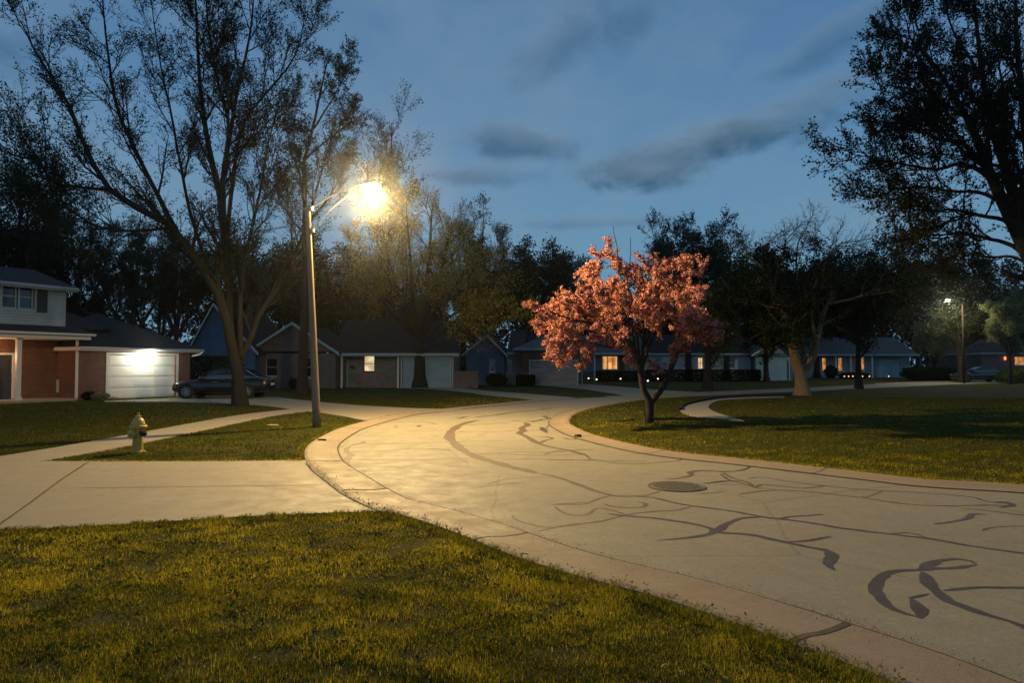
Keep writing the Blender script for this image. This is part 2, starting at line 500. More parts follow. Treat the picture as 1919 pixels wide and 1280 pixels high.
def offset(pts, d):
    T = np.gradient(pts, axis=0); T /= np.linalg.norm(T, axis=1)[:, None] + 1e-9
    return pts + np.stack([-T[:, 1], T[:, 0]], 1) * d


Lin = offset(L, -KW)                               # road side of the left kerb
Iin = offset(I, KW)
Oin = offset(O, -0.45)
road_poly = np.concatenate([Lin, Oin[3:], Iin[::-1]])
full_road = np.concatenate([L, O[1:], I[::-1]])
EXCL.append(full_road)

gmb = MB()
gs = [(x, y) for x in (-420, 420) for y in (-60, 600)]
gmb.poly([(-420, -60, 0), (420, -60, 0), (420, 600, 0), (-420, 600, 0)])
tag(gmb.build('lawn', M_soil), 'dark green lawns around the curving street', None, None, 'structure')

rng = np.random.default_rng(11)
rmb = MB()
sheet(rmb, road_poly, 0.010)


def Z4(pts): return [(1000 + x / 2.088, 860 + y / 2.088) for x, y in pts]
def Z2(pts): return [(540 + x / 3.427, 720 + y / 3.427) for x, y in pts]
def Z3(pts): return [(1020 + x / 4.172, 700 + y / 4.172) for x, y in pts]


tar = [  # (pixels, width m, material)  1 = fresh sealant, 2 = worn
    (Z2([(1220, 235), (1150, 250), (1080, 280), (1035, 335), (1080, 395), (1180, 460), (1300, 500), (1450, 542), (1600, 577)]), .15, 2),
    (Z4([(20, 60), (80, 72), (150, 95), (230, 125), (310, 148), (400, 150), (470, 155)]), .085, 2),
    (Z4([(460, 154), (600, 185), (750, 205), (900, 232), (1050, 250), (1200, 275), (1400, 300), (1560, 320), (1700, 345), (1919, 375), (2300, 425)]), .060, 1),
    (Z4([(1400, 298), (1480, 296), (1560, 320), (1640, 335)]), .035, 1),
    (Z4([(20, 290), (90, 272), (150, 262), (260, 250), (370, 222), (450, 212), (560, 205), (620, 190)]), .055, 2),
    (Z4([(290, 218), (370, 228), (500, 240), (640, 262), (690, 278), (712, 292), (780, 298), (850, 303), (1000, 335), (1080, 352), (1140, 362), (1160, 375)]), .070, 1),
    (Z4([(1140, 360), (1160, 375), (1160, 400), (1158, 425), (1178, 443)]), [.10, .10, .085, .05], 1),
    (Z4([(480, 326), (560, 319), (640, 310), (700, 296), (735, 275), (770, 255), (820, 237), (900, 232)]), [.03, .06, .09, .08, .06], 1),
    (Z4([(985, 333), (1080, 325), (1120, 318), (1165, 310)]), .05, 1),
    (Z4([(955, 242), (1000, 232), (1060, 228), (1140, 221)]), .055, 1),
    (Z4([(1540, 437), (1500, 442), (1420, 446), (1365, 465), (1338, 505), (1350, 545), (1400, 590), (1460, 615), (1510, 628)]), [.05, .07, .10, .10, .09, .06], 1),
    (Z4([(1512, 632), (1514, 605), (1500, 575), (1482, 556)]), [.07, .11, .12, .10], 1),
    (Z4([(1470, 553), (1510, 545), (1550, 536)]), [.07, .05, .04], 1),
    (Z4([(2150, 800), (1919, 665), (1800, 625), (1680, 585), (1600, 545), (1550, 490), (1525, 450)]), [.05, .055, .06, .09, .12, .12], 1),
    (Z4([(1510, 446), (1560, 412), (1640, 397), (1700, 403), (1732, 420)]), [.12, .10, .06, .04], 1),
    (Z4([(1510, 446), (1580, 436), (1660, 431), (1732, 420)]), [.05, .06, .055, .04], 1),
    (Z4([(1600, 522), (1680, 513), (1800, 510), (1919, 513), (2200, 520)]), .055, 1),
    (Z4([(80, 186), (140, 183), (200, 180), (260, 160), (310, 148), (430, 148), (500, 130)]), .05, 2),
    (Z4([(85, 190), (110, 212), (160, 225), (210, 220), (255, 197), (300, 205), (370, 225)]), .05, 2),
    (Z4([(275, 180), (310, 190), (370, 196), (420, 193), (438, 180), (405, 172)]), .05, 2),
    (Z4([(530, 82), (610, 72), (620, 58), (660, 50), (740, 52), (800, 52)]), .06, 2),
    (Z4([(740, 58), (780, 78), (840, 98), (870, 118), (900, 122)]), .06, 2),
    (Z4([(660, 100), (700, 97), (760, 92), (810, 90)]), .05, 1),
    (Z4([(700, 106), (800, 105), (900, 118), (960, 125)]), .035, 2),
    (Z4([(800, 143), (880, 132), (960, 126), (1100, 135), (1280, 155), (1450, 180), (1600, 188), (1750, 186), (1870, 186)]), .05, 2),
    (Z4([(840, 82), (870, 76), (920, 78), (1000, 92), (1150, 110), (1300, 125), (1500, 135), (1700, 152), (1780, 172), (1870, 178)]), .05, 2),
    (Z4([(860, 118), (900, 104), (1000, 114), (1060, 118), (1150, 108)]), .06, 2),
    (Z4([(1790, 174), (1850, 174), (1870, 186), (1820, 194)]), .08, 1),
    (Z4([(1270, 155), (1320, 148), (1365, 130)]), .03, 2),
    (Z4([(1750, 286), (1790, 275), (1850, 270), (1919, 268), (2100, 266)]), .035, 2),
    (Z4([(1565, 260), (1640, 250), (1690, 240), (1720, 222), (1775, 222)]), .055, 1),
    (Z4([(1680, 198), (1780, 208), (1919, 226), (2100, 250)]), .03, 1),
    (Z4([(640, 140), (690, 138), (750, 130)]), .04, 2),
    (Z2([(370, 437), (480, 436), (600, 432), (800, 418), (950, 420), (1060, 432)]), .045, 2),
    (Z2([(400, 388), (600, 388), (800, 384), (1100, 372), (1400, 368)]), .04, 2),
    (Z2([(430, 492), (700, 488), (900, 490), (1100, 482), (1300, 472)]), .028, 2),
    (Z2([(1120, 452), (1300, 448), (1500, 440), (1700, 442), (1919, 422)]), .04, 2),
    (Z2([(1180, 458), (1400, 456), (1600, 462), (1919, 455)]), .035, 2),
    (Z2([(1380, 490), (1600, 486), (1750, 488), (1919, 493), (2300, 500)]), .035, 2),
    (Z2([(1080, 307), (1250, 310), (1400, 306), (1700, 295)]), .045, 2),
    (Z2([(780, 307), (900, 305), (1000, 307)]), .05, 2),
    (Z2([(560, 250), (760, 247), (900, 250), (960, 262)]), .05, 2),
    (Z2([(1030, 275), (1200, 262), (1420, 250)]), .05, 2),
    (Z2([(1430, 237), (1520, 243), (1600, 238), (1919, 236)]), .06, 2),
    (Z2([(1200, 215), (1320, 202), (1400, 190), (1500, 178), (1700, 160)]), .10, 2),
    (Z2([(1090, 225), (1140, 213), (1180, 210)]), .10, 2),
    (Z2([(1600, 160), (1720, 152), (1850, 150)]), .10, 2),
    (Z2([(1730, 186), (1800, 182), (1919, 178)]), .08, 2),
    (Z2([(1790, 200), (1850, 192), (1919, 186)]), .09, 2),
    (Z2([(400, 525), (372, 515), (378, 480), (405, 460), (372, 432), (400, 402), (470, 383), (490, 372)]), [.05, .10, .07, .05, .05, .12], 2),
    (Z2([(310, 492), (318, 445), (345, 402), (430, 385)]), .03, 1),
    (Z2([(680, 280), (700, 273)]), .08, 2),
    (Z2([(835, 278), (845, 266)]), .09, 2),
    (Z2([(1110, 304), (1135, 308)]), .10, 2),
    (Z2([(1215, 332), (1250, 334)]), .08, 2),
    (Z2([(1690, 207), (1640, 208), (1670, 222), (1620, 232), (1560, 247)]), .09, 2),
    (Z2([(1520, 250), (1540, 265), (1495, 285), (1515, 302), (1485, 318), (1520, 335), (1560, 357), (1610, 385), (1700, 410), (1800, 430), (1919, 466)]), [.13, .13, .15, .12, .09, .08, .06], 2),
    (Z2([(1610, 385), (1650, 365), (1695, 353), (1650, 340), (1610, 345)]), .06, 2),
    (Z2([(1630, 280), (1640, 300), (1665, 318)]), [.2, .14, .05], 1),
    (Z2([(1665, 312), (1660, 290), (1680, 260), (1720, 235)]), .03, 2),
    (Z2([(1205, 668), (1300, 658), (1400, 648), (1525, 634)]), .035, 2),
    (Z2([(1270, 652), (1350, 628), (1450, 612), (1580, 605), (1700, 606)]), .03, 2),
    (Z2([(1435, 848), (1465, 878), (1530, 900), (1650, 927), (1800, 917), (1919, 897)]), .035, 2),
    (Z2([(1680, 780), (1800, 773), (1919, 764)]), .035, 2),
    (Z2([(1430, 638), (1470, 640)]), .05, 1),
    (Z3([(0, 567), (130, 592), (300, 632), (345, 662), (375, 678), (560, 706), (700, 712), (850, 705), (1010, 693)]), .035, 2),
    (Z3([(1020, 691), (1090, 672), (1152, 645)]), .05, 1),
    (Z3([(0, 640), (60, 620), (150, 606), (300, 602), (400, 600)]), .03, 2),
    (Z3([(0, 680), (150, 683), (300, 682), (370, 680)]), .03, 2),
    (Z3([(950, 835), (1040, 828), (1130, 808), (1190, 800)]), .05, 2),
    (Z3([(1130, 795), (1150, 775), (1230, 765), (1330, 770), (1400, 778), (1480, 775)]), [.1, .12, .07, .05], 2),
    (Z3([(1480, 775), (1560, 757), (1610, 733), (1642, 703)]), .05, 1),
    (Z3([(1380, 790), (1430, 830), (1480, 850), (1560, 870), (1650, 890)]), .05, 2),
    (Z3([(1250, 868), (1350, 853), (1450, 843)]), .045, 1),
    (Z3([(180, 328), (270, 320), (330, 302)]), .09, 2),
    (Z3([(150, 508), (200, 518), (250, 515), (300, 492)]), .07, 1),
]


def jag(p, wd):
    q = np.concatenate([[0], np.cumsum(np.linalg.norm(np.diff(p, axis=0), axis=1))])
    m = max(4, int(q[-1] / max(.05, float(np.max(wd)) * .8)) + 1)
    g = np.linspace(0, q[-1], m); p = np.stack([np.interp(g, q, p[:, 0]), np.interp(g, q, p[:, 1])], 1)
    n = len(p); T = np.gradient(p, axis=0); T /= np.linalg.norm(T, axis=1)[:, None] + 1e-9
    k = np.interp(np.arange(n), np.arange(0, n + 3, 3), rng.uniform(-1, 1, len(np.arange(0, n + 3, 3)))) * .010
    return p + np.stack([-T[:, 1], T[:, 0]], 1) * k[:, None]


for ti, (pix, wd, mi) in enumerate(sorted(tar, key=lambda q: -q[2])):
    if mi == 2 and np.mean([q[1] for q in pix]) < 870: wd = np.array(wd) * 1.45 if not np.isscalar(wd) else wd * 1.45
    ribbon(rmb, jag(gpts(pix, 12), wd), wd, 0.0104 + 0.00002 * ti, mi, rng)
tag(rmb.build('road', [M_road, M_tar, M_tarworn]), 'curving concrete street with dark crack sealant squiggles', None, None, 'structure')


def kerb(name, edge, side, wdt, label):
    """rolled concrete kerb: back height at the grass, gutter at the road, a dirty joint between slabs"""
    prof = [(-0.02, 0.0), (0.0, 0.034), (0.05, 0.046), (0.15, 0.042), (0.29, 0.023), (0.45, 0.015), (wdt - 0.012, 0.021)]
    n = len(edge); mb = MB()
    rows = [offset(edge, side * o) for o, _ in prof]
    vs = [(*p, prof[k][1]) for k, row in enumerate(rows) for p in row]
    mb.add(vs, [(k * n + i, k * n + i + 1, (k + 1) * n + i + 1, (k + 1) * n + i) for k in range(len(prof) - 1) for i in range(n - 1)])
    # joint with the road slab
    r2 = offset(edge, side * (wdt + 0.004))
    ribbon(mb, r2, 0.030, 0.0155, 1, rng, False)
    # cross joints every few metres
    s = np.concatenate([[0], np.cumsum(np.linalg.norm(np.diff(edge, axis=0), axis=1))])
    T = np.gradient(edge, axis=0); T /= np.linalg.norm(T, axis=1)[:, None]
    for q in np.arange(1.1, s[-1], 3.05):
        i = int(np.searchsorted(s, q)); i = min(i, n - 1)
        q0 = edge[i]; nn = np.array([-T[i, 1], T[i, 0]]) * side; tt = T[i] * rng.choice([0.008, 0.010, 0.024])
        vv = []
        for o, z in prof[1:]:
            for sg in (-1, 1):
                p = q0 + nn * o + tt * sg; vv.append((p[0], p[1], z + 0.003))
        m = len(prof) - 1
        mb.add(vv, [(2 * k, 2 * k + 1, 2 * k + 3, 2 * k + 2) for k in range(m - 1)], 1)
    return tag(mb.build(name, [M_kerb, M_joint], smooth=False), label, None, None, 'structure')


kerb('kerb', L, -1, KW, 'rolled concrete kerb along the near lawn and driveway')
kerb('kerb', I, 1, KW, 'rolled concrete kerb round the right lawn')
kerb('kerb', O[8:], -1, 0.45, 'rolled concrete kerb on the far side of the bend')


def paved(name, pts, z, label, joints=()):
    mb = MB(); pts = np.asarray(pts)
    sheet(mb, pts, z)
    ring = np.concatenate([pts, pts[:1]])
    n = len(ring)
    mb.add([(*p, z) for p in ring] + [(*p, -0.01) for p in ring], [(i, i + 1, n + i + 1, n + i) for i in range(n - 1)])
    for j, wd in joints:
        ribbon(mb, gpts(j, 8), wd, z + 0.004, 1, rng)
    EXCL.append(pts)
    return tag(mb.build(name, [M_walk, M_joint]), label, None, None, 'structure')


# near-left driveway reaching the kerb
kc = gpts(left_edge_px, 7)
k_a = int(np.argmin(np.linalg.norm(kc - np.array(G(725, 963))[:2], axis=1)))
k_b = int(np.argmin(np.linalg.norm(kc - np.array(G(572, 866))[:2], axis=1)))
edge_bit = kc[k_a:k_b + 1]
low = gpts([(-500, 1025), (-200, 1005), (0, 998), (170, 992), (340, 981), (520, 970), (725, 963)], 5)
top_ = gpts([(572, 866), (400, 868), (178, 868), (60, 868), (-160, 874)], 4)
paved('driveway', np.concatenate([low[:-1], edge_bit, top_[1:]]), 0.030, 'pale concrete driveway apron beside the near lawn',
      [([(-10, 996), (60, 945), (120, 900), (168, 868)], 0.03), ([(120, 920), (345, 917), (560, 914), (610, 912)], 0.014),
       ([(574, 870), (584, 885), (606, 903), (642, 931), (688, 955), (722, 966)], 0.03)])


def strip(center_px, width, n=6):
    c = gpts(center_px, n)
    a = offset(c, width / 2); b = offset(c, -width / 2)
    return np.concatenate([a, b[::-1]])


paved('sidewalk', strip([(-260, 905), (-80, 880), (40, 862), (140, 845), (232, 828), (330, 809), (420, 791), (500, 777), (600, 766), (640, 764)], 1.25), 0.026,
      'curving sidewalk running behind the fire hydrant')
paved('driveway', gpts([(196, 752), (330, 747), (400, 743.5), (500, 744), (560, 750), (640, 758), (715, 763), (800, 767), (870, 767)], 4).tolist() +
      gpts([(860, 769), (760, 779), (700, 790), (640, 781), (600, 775), (560, 770), (500, 762), (430, 758), (330, 754), (262, 754), (196, 754)], 4).tolist(), 0.022,
      'concrete driveway under the dark sedan')
paved('driveway', gpts([(748, 727.2), (846, 727.2), (880, 730), (930, 734.5), (985, 738.5), (1060, 744.5), (1080, 747)], 4).tolist() +
      gpts([(1012, 752), (985, 748.5), (940, 743.5), (905, 740), (870, 735), (800, 729), (748, 728.2)], 4).tolist(), 0.022,
      'concrete driveway of the brick ranch house with pale garage')
paved('driveway', gpts([(992, 720.0), (1082, 719.5), (1120, 722), (1170, 726), (1230, 731), (1330, 737)], 4).tolist() +
      gpts([(1260, 741), (1190, 743.5), (1150, 738), (1105, 731), (1060, 726.5), (992, 721.5)], 4).tolist(), 0.022,
      'driveway of the house with the weathered garage door')
paved('path', gpts([(1470, 743.5), (1400, 745.5), (1350, 748.5), (1302, 757), (1276, 767), (1284, 777), (1320, 784), (1395, 790)], 6).tolist() +
      gpts([(1378, 785), (1344, 775), (1328, 765), (1334, 757), (1352, 751), (1400, 748), (1470, 745.5)], 6).tolist(), 0.026,
      'curving pinkish concrete path through the right lawn')
paved('path', gpts([(1640, 719.2), (1720, 716), (1840, 712.6), (1919, 710.5)], 4).tolist() + gpts([(1919, 711.3), (1800, 715), (1640, 721.4)], 4).tolist(), 0.024,
      'far sidewalk strip lit by the distant street lamp')
# dark soil edging beside the path
em = MB()
ec = gpts([(1276, 770), (1279, 763), (1302, 755.0), (1350, 747.0), (1400, 744.0), (1480, 741.5)], 8)
rows = [(-0.07, 0.0), (-0.05, 0.10), (0.05, 0.11), (0.07, 0.0)]
n_ = len(ec)
em.add([(*p, z) for o, z in rows for p in offset(ec, o)], [(k * n_ + i, k * n_ + i + 1, (k + 1) * n_ + i + 1, (k + 1) * n_ + i) for k in range(3) for i in range(n_ - 1)])
tag(em.build('garden_edging', M_barkdark), 'low dark edging curving along the pinkish path', 'edging')

# ------------------------------------------------------------------ trees
def unit(v): return v / (np.linalg.norm(v, axis=-1, keepdims=True) + 1e-9)


def tubes(P, R, k):
    B, n, _ = P.shape
    T = unit(np.gradient(P, axis=1))
    ref = np.where(np.abs(T[:, :1, 2:3]) > 0.9, np.array([1.0, 0.2, 0]), np.array([0.1, 0.2, 1.0]))
    N = unit(np.cross(T, np.broadcast_to(ref, T.shape))); Bn = np.cross(T, N)
    a = np.arange(k) * 2 * np.pi / k
    V = P[:, :, None] + R[:, :, None, None] * (np.cos(a)[None, None, :, None] * N[:, :, None] + np.sin(a)[None, None, :, None] * Bn[:, :, None])
    idx = np.arange(B * n * k).reshape(B, n, k)
    A = idx[:, :-1]; C = idx[:, 1:]
    Fq = np.stack([A, np.roll(A, -1, 2), np.roll(C, -1, 2), C], -1).reshape(-1, 4)
    return V.reshape(-1, 3), Fq


def grow(rng, P, R, cnt, t0, t1, ang, ln, lnv, n, wob, up, rk=0.55, rmin=0.004, taper=0.15, lfall=0.5):
    B, m, _ = P.shape
    par = np.repeat(np.arange(B), cnt)
    C = len(par)
    t = t0 + (t1 - t0) * ((np.tile(np.arange(cnt), B) + rng.uniform(0, 1, C)) / cnt)
    x = np.clip(t * (m - 1), 0, m - 1.001); i = x.astype(int); f = (x - i)[:, None]
    p0 = P[par, i] * (1 - f) + P[par, i + 1] * f
    r0 = (R[par, i] * (1 - f[:, 0]) + R[par, i + 1] * f[:, 0]) * rk
    tan = unit(P[par, i + 1] - P[par, i])
    rnd = unit(rng.normal(size=(C, 3)))
    perp = unit(rnd - (rnd * tan).sum(1, keepdims=True) * tan)
    a = (ang * rng.uniform(0.7, 1.3, C))[:, None]
    d = unit(tan * np.cos(a) + perp * np.sin(a))
    plen = np.linalg.norm(np.diff(P, axis=1), axis=2).sum(1)[par]
    L_ = (ln if ln > 0 else -ln * plen) * (1 - lfall * t) * rng.uniform(1 - lnv, 1 + lnv, C)
    out = np.zeros((C, n, 3)); out[:, 0] = p0
    step = (L_ / (n - 1))[:, None]
    for k in range(1, n):
        d = unit(d + rng.normal(size=(C, 3)) * wob + np.array([0, 0, up]))
        out[:, k] = out[:, k - 1] + d * step
    r0 = np.maximum(r0, rmin)
    Rr = r0[:, None] * np.linspace(1, taper, n)[None] + rmin * 0.3
    return out, Rr


def quads(rng, C, size, flat=0.0, asp=0.55, droop=0.0):
    """leaf-shaped rhombi of random facing at points C"""
    n = len(C)
    a = unit(rng.normal(size=(n, 3)) + np.array([0, 0, -droop]))
    b = unit(np.cross(a, rng.normal(size=(n, 3)) + np.array([0, 0, flat])))
    s = (size * rng.uniform(0.6, 1.35, n))[:, None]
    V = np.stack([C - a * s * 0.5, C + b * s * asp * 0.5, C + a * s * 0.5, C - b * s * asp * 0.5], 1).reshape(-1, 3)
    return V, np.arange(4 * n).reshape(n, 4)


def along(rng, P, per, spread, tmin=0.1):
    B, m, _ = P.shape
    t = rng.uniform(tmin, 1.0, (B, per)) * (m - 1.001)
    i = t.astype(int); f = (t - i)[..., None]
    b = np.arange(B)[:, None]
    C = P[b, i] * (1 - f) + P[b, i + 1] * f
    C = C + rng.normal(size=C.shape) * spread
    return C.reshape(-1, 3)


def resample(pts, n):
    c = catmull(pts, 10)
    s = np.concatenate([[0], np.cumsum(np.linalg.norm(np.diff(c, axis=0), axis=1))])
    q = np.linspace(0, s[-1], n)
    return np.stack([np.interp(q, s, c[:, k]) for k in range(3)], 1)


def make_tree(name, base, mains, levels, leaf, bark, label, cat='tree', group=None, seed=1, leafmats=None, kside=(9, 6, 4, 3), extra=None):
    """mains: list of (pts Nx3 world, r0, r1). levels: dicts for grow. leaf: list of dict(lv, per, spread, size, mat)"""
    rng = np.random.default_rng(seed)
    base = np.array(base, float)
    root = empty(name, tuple(base), 0, label, cat, group)
    N = 16
    P = np.stack([resample(np.array(p, float) - base, N) for p, _, _ in mains])
    R = np.stack([np.linspace(a, b, N) ** 1.0 for _, a, b in mains])
    # root flare
    for i, (p, a, b) in enumerate(mains):
        if np.linalg.norm(np.array(p[0], float) - base) < 0.5:
            z = P[i, :, 2]; R[i] *= 1 + 0.5 * np.exp(-np.clip(z, 0, 9) / 0.35)
    P += np.cumsum(rng.normal(size=P.shape) * 0.012, axis=1) * (np.arange(N) > 0)[None, :, None]
    Vs, Fs = [], []; off = 0
    v, f = tubes(P, R, kside[0]); Vs.append(v); Fs.append(f + off); off += len(v)
    store = [(P, R)]
    for li, lv in enumerate(levels):
        lv = dict(lv); src = lv.pop('src', -1)
        sel = lv.pop('sel', None)
        Pp, Rp = store[src]
        if sel is not None: Pp, Rp = Pp[sel], Rp[sel]
        p2, r2 = grow(rng, Pp, Rp, **lv)
        ok = p2[:, :, 2].min(1) > 0.2
        p2, r2 = p2[ok], r2[ok]
        store.append((p2, r2))
        v, f = tubes(p2, r2, kside[min(li + 1, len(kside) - 1)]); Vs.append(v); Fs.append(f + off); off += len(v)
    np_mesh('trunk', np.concatenate(Vs), Fs, bark, root, smooth=True)
    LV, LF, LT, LM = [], [], [], []; off = 0
    mats = []
    for lf in leaf:
        Pp, _ = store[lf['lv']]
        C = along(rng, Pp, lf['per'], lf['spread'], lf.get('tmin', 0.15))
        if 'clump' in lf:
            k = lf['clump']; C = np.repeat(C, k, 0) + rng.normal(size=(len(C) * k, 3)) * lf['cs']
        if 'keep' in lf: C = C[lf['keep'](C + base)]
        v, f = quads(rng, C, lf['size'], lf.get('flat', 0), lf.get('asp', 0.6))
        LV.append(v); LF.append(f + off); off += len(v)
        cl = np.sin(C[:, 0] * 2.1 + seed) * np.sin(C[:, 1] * 1.7) * np.sin(C[:, 2] * 2.3)
        LT.append(np.clip(rng.uniform(0, 1, len(C)) * 0.75 + 0.2 * cl + 0.12, 0, 1)); LM.append(np.full(len(C), len(mats))); mats.append(lf['mat'])
    if extra: extra(rng, root, base)
    np_mesh('crown', np.concatenate(LV), LF, mats, root, tint=np.concatenate(LT), mi=np.concatenate(LM))
    return root


def pl(pix, Y, dY=0.0):
    """pixel polyline at depth Y leaning dY toward/away at its end"""
    n = len(pix)
    return [tuple(AT(x, y, Y + dY * (i / (n - 1)) ** 1.2)) for i, (x, y) in enumerate(pix)]


# --- the big maple beside the car
bY = YB(761)
b0 = G(450, 761)
TR = [(450, 761), (449, 730), (443, 690)]
T1 = [(pl(TR + [(438, 660), (424, 600), (412, 560), (395, 520), (367, 488), (324, 426), (273, 398), (203, 355), (156, 270), (125, 187), (78, 117), (40, 40)], bY, -2.5), .235, .02),
      (pl([(385, 512), (367, 488), (330, 432), (301, 371), (273, 316), (242, 250), (219, 195), (207, 117), (199, 58), (190, -60)], bY - .4, 2.2), .12, .018),
      (pl(TR + [(438, 640), (430, 560), (424, 480), (414, 400), (408, 351), (394, 297), (383, 242), (371, 156), (367, 78), (360, -60)], bY, 1.2), .24, .02),
      (pl([(420, 440), (418, 351), (422, 305), (433, 250), (441, 195), (457, 117), (468, 58), (478, -70)], bY, -1.6), .12, .015),
      (pl([(421, 320), (430, 234), (412, 164), (400, 98), (392, 20), (388, -80)], bY, -2.4), .09, .012),
      (pl([(422, 480), (436, 330), (447, 250), (470, 205), (505, 165), (540, 120), (560, 70), (570, 10)], bY, 1.0), .10, .012),
      (pl(TR + [(452, 670), (466, 640), (474, 622), (486, 585), (506, 556), (540, 500), (566, 440), (586, 380), (600, 330), (618, 270)], bY, 1.8), .16, .015),
      (pl([(452, 668), (451, 600), (452, 540), (462, 470), (478, 400), (492, 330), (505, 260), (520, 200)], bY, -1.0), .12, .012),
      (pl([(203, 355), (150, 350), (100, 340), (60, 300), (20, 290), (-40, 270)], bY - 1.4, -1.5), .07, .012),
      (pl([(324, 426), (250, 430), (180, 420), (110, 380), (50, 390)], bY, -2.5), .06, .012),
      (pl([(395, 520), (370, 440), (352, 380), (335, 300), (320, 220), (300, 130), (285, 40), (275, -60)], bY, 3.0), .08, .012)]
lvA = [dict(cnt=15, t0=.22, t1=.99, ang=.60, ln=3.0, lnv=.45, n=8, wob=.10, up=.10, rk=.5, rmin=.014),
       dict(cnt=10, t0=.15, t1=1, ang=.6, ln=1.5, lnv=.5, n=6, wob=.13, up=.08, rk=.5, rmin=.009),
       dict(cnt=8, t0=.15, t1=1, ang=.65, ln=.65, lnv=.5, n=4, wob=.16, up=.06, rk=.6, rmin=.006)]
make_tree('maple_tree', b0, T1, lvA, [dict(lv=3, per=5, spread=.045, size=.072, mat=M_leafA, asp=.75, tmin=.3), dict(lv=2, per=6, spread=.08, size=.085, mat=M_leafA, tmin=.3)],
          M_bark, 'tallest spreading maple with several thick stems, growing in front of the dark sedan', seed=3)

# --- street-side slender tree right of the maple
b = G(566, 741)
y2 = b.y
T2 = [(pl([(566, 741), (570, 600), (572, 480), (572, 380), (571, 300), (588, 240), (603, 170), (615, 120), (624, 88)], y2), .26, .02),
      (pl([(572, 380), (560, 320), (545, 280), (540, 240)], y2, 1), .08, .01), (pl([(571, 300), (600, 270), (640, 240), (662, 222)], y2, -1), .07, .01),
      (pl([(572, 420), (610, 380), (640, 330), (655, 290)], y2, 1.5), .08, .01), (pl([(572, 440), (540, 400), (520, 370), (510, 330)], y2, -1.5), .08, .01),
      (pl([(588, 240), (620, 190), (642, 150), (650, 120)], y2, .8), .06, .01)]
lvB = [dict(cnt=9, t0=.35, t1=.98, ang=.6, ln=2.1, lnv=.4, n=7, wob=.10, up=.12, rk=.45, rmin=.014, lfall=.6),
       dict(cnt=8, t0=.2, t1=1, ang=.6, ln=.95, lnv=.5, n=5, wob=.14, up=.08, rk=.5, rmin=.008),
       dict(cnt=4, t0=.2, t1=1, ang=.6, ln=.42, lnv=.5, n=4, wob=.14, up=.08, rk=.6, rmin=.006)]
make_tree('maple_tree', b, T2, lvB, [dict(lv=3, per=7, spread=.06, size=.095, mat=M_leafA, asp=.8), dict(lv=2, per=6, spread=.10, size=.095, mat=M_leafA)],
          M_bark, 'slender leafy tree rising directly behind the near street lamp pole', seed=5)

# --- the big tree at the right edge
bx = AT(2010, 700, 19.5); bx.z = 0
Y3 = 19.5
T3 = [(pl([(2010, 789), (2000, 700), (1985, 600), (1960, 530), (1925, 475), (1905, 431), (1875, 375), (1849, 319), (1826, 262), (1796, 205), (1760, 140), (1720, 90)], Y3, -1.5), .34, .02),
      (pl([(1985, 600), (1950, 520), (1915, 430), (1890, 337), (1871, 281), (1856, 225), (1842, 150), (1830, 60), (1820, -60)], Y3, 1.5), .2, .02),
      (pl([(1990, 620), (1965, 480), (1940, 380), (1925, 280), (1915, 180), (1905, 60), (1900, -80)], Y3, -1), .22, .02),
      (pl([(1995, 640), (2010, 480), (2040, 350), (2060, 200), (2080, 0), (2090, -150)], Y3, 1), .2, .02),
      (pl([(1905, 435), (1880, 412), (1837, 405), (1790, 395), (1745, 400), (1700, 395)], Y3 - .2, -1.6), .07, .01),
      (pl([(1925, 476), (1890, 455), (1856, 446), (1807, 435), (1762, 440), (1715, 436)], Y3 - .2, .8), .07, .01),
      (pl([(1855, 335), (1830, 318), (1800, 307), (1762, 318), (1706, 307), (1670, 300), (1635, 292), (1605, 288)], Y3 - .5, -1.2), .065, .008),
      (pl([(1840, 300), (1800, 270), (1750, 262), (1720, 245), (1695, 245), (1670, 238)], Y3 - .6, 1.2), .06, .008),
      (pl([(1800, 215), (1760, 190), (1710, 180), (1670, 160), (1640, 170)], Y3 - .9, -1), .05, .008),
      (pl([(1875, 378), (1830, 360), (1780, 362), (1720, 352), (1680, 358), (1640, 350)], Y3 - .3, 1.4), .06, .008),
      (pl([(1770, 150), (1740, 110), (1700, 70), (1690, 30)], Y3 - 1.2, .5), .05, .008),
      (pl([(1842, 150), (1810, 100), (1780, 50), (1768, 0), (1760, -50)], Y3 + .8, .8), .05, .008),
      (pl([(1940, 500), (1900, 480), (1860, 478), (1800, 470), (1770, 480)], Y3, 1.8), .05, .008),
      (pl([(1860, 345), (1850, 260), (1835, 200), (1800, 130), (1790, 80)], Y3, 2.2), .06, .008),
      (pl([(1875, 375), (1885, 300), (1895, 220), (1880, 140), (1870, 60), (1868, -20)], Y3, 2.5), .06, .008),
      (pl([(1890, 400), (1860, 330), (1830, 290), (1790, 240), (1760, 220)], Y3, -2.2), .05, .008),
      (pl([(1910, 440), (1915, 360), (1900, 280), (1860, 200), (1850, 120)], Y3, -2.5), .06, .008),
      (pl([(1849, 319), (1815, 290), (1770, 250), (1735, 200), (1720, 150)], Y3, 1.5), .05, .008)]
lvC = [dict(cnt=13, t0=.3, t1=1, ang=.75, ln=1.7, lnv=.4, n=7, wob=.12, up=.05, rk=.5, rmin=.012),
       dict(cnt=9, t0=.15, t1=1, ang=.7, ln=.85, lnv=.45, n=5, wob=.15, up=.12, rk=.55, rmin=.008),
       dict(cnt=6, t0=.2, t1=1, ang=.6, ln=.36, lnv=.5, n=4, wob=.15, up=.14, rk=.7, rmin=.006)]
make_tree('maple_tree', bx, T3, lvC, [dict(lv=3, per=4, spread=.03, size=.064, mat=M_leafB, asp=.8), dict(lv=2, per=5, spread=.06, size=.068, mat=M_leafB)],
          M_barkdark, 'large dense tree overhanging from the right edge of the street', seed=8)

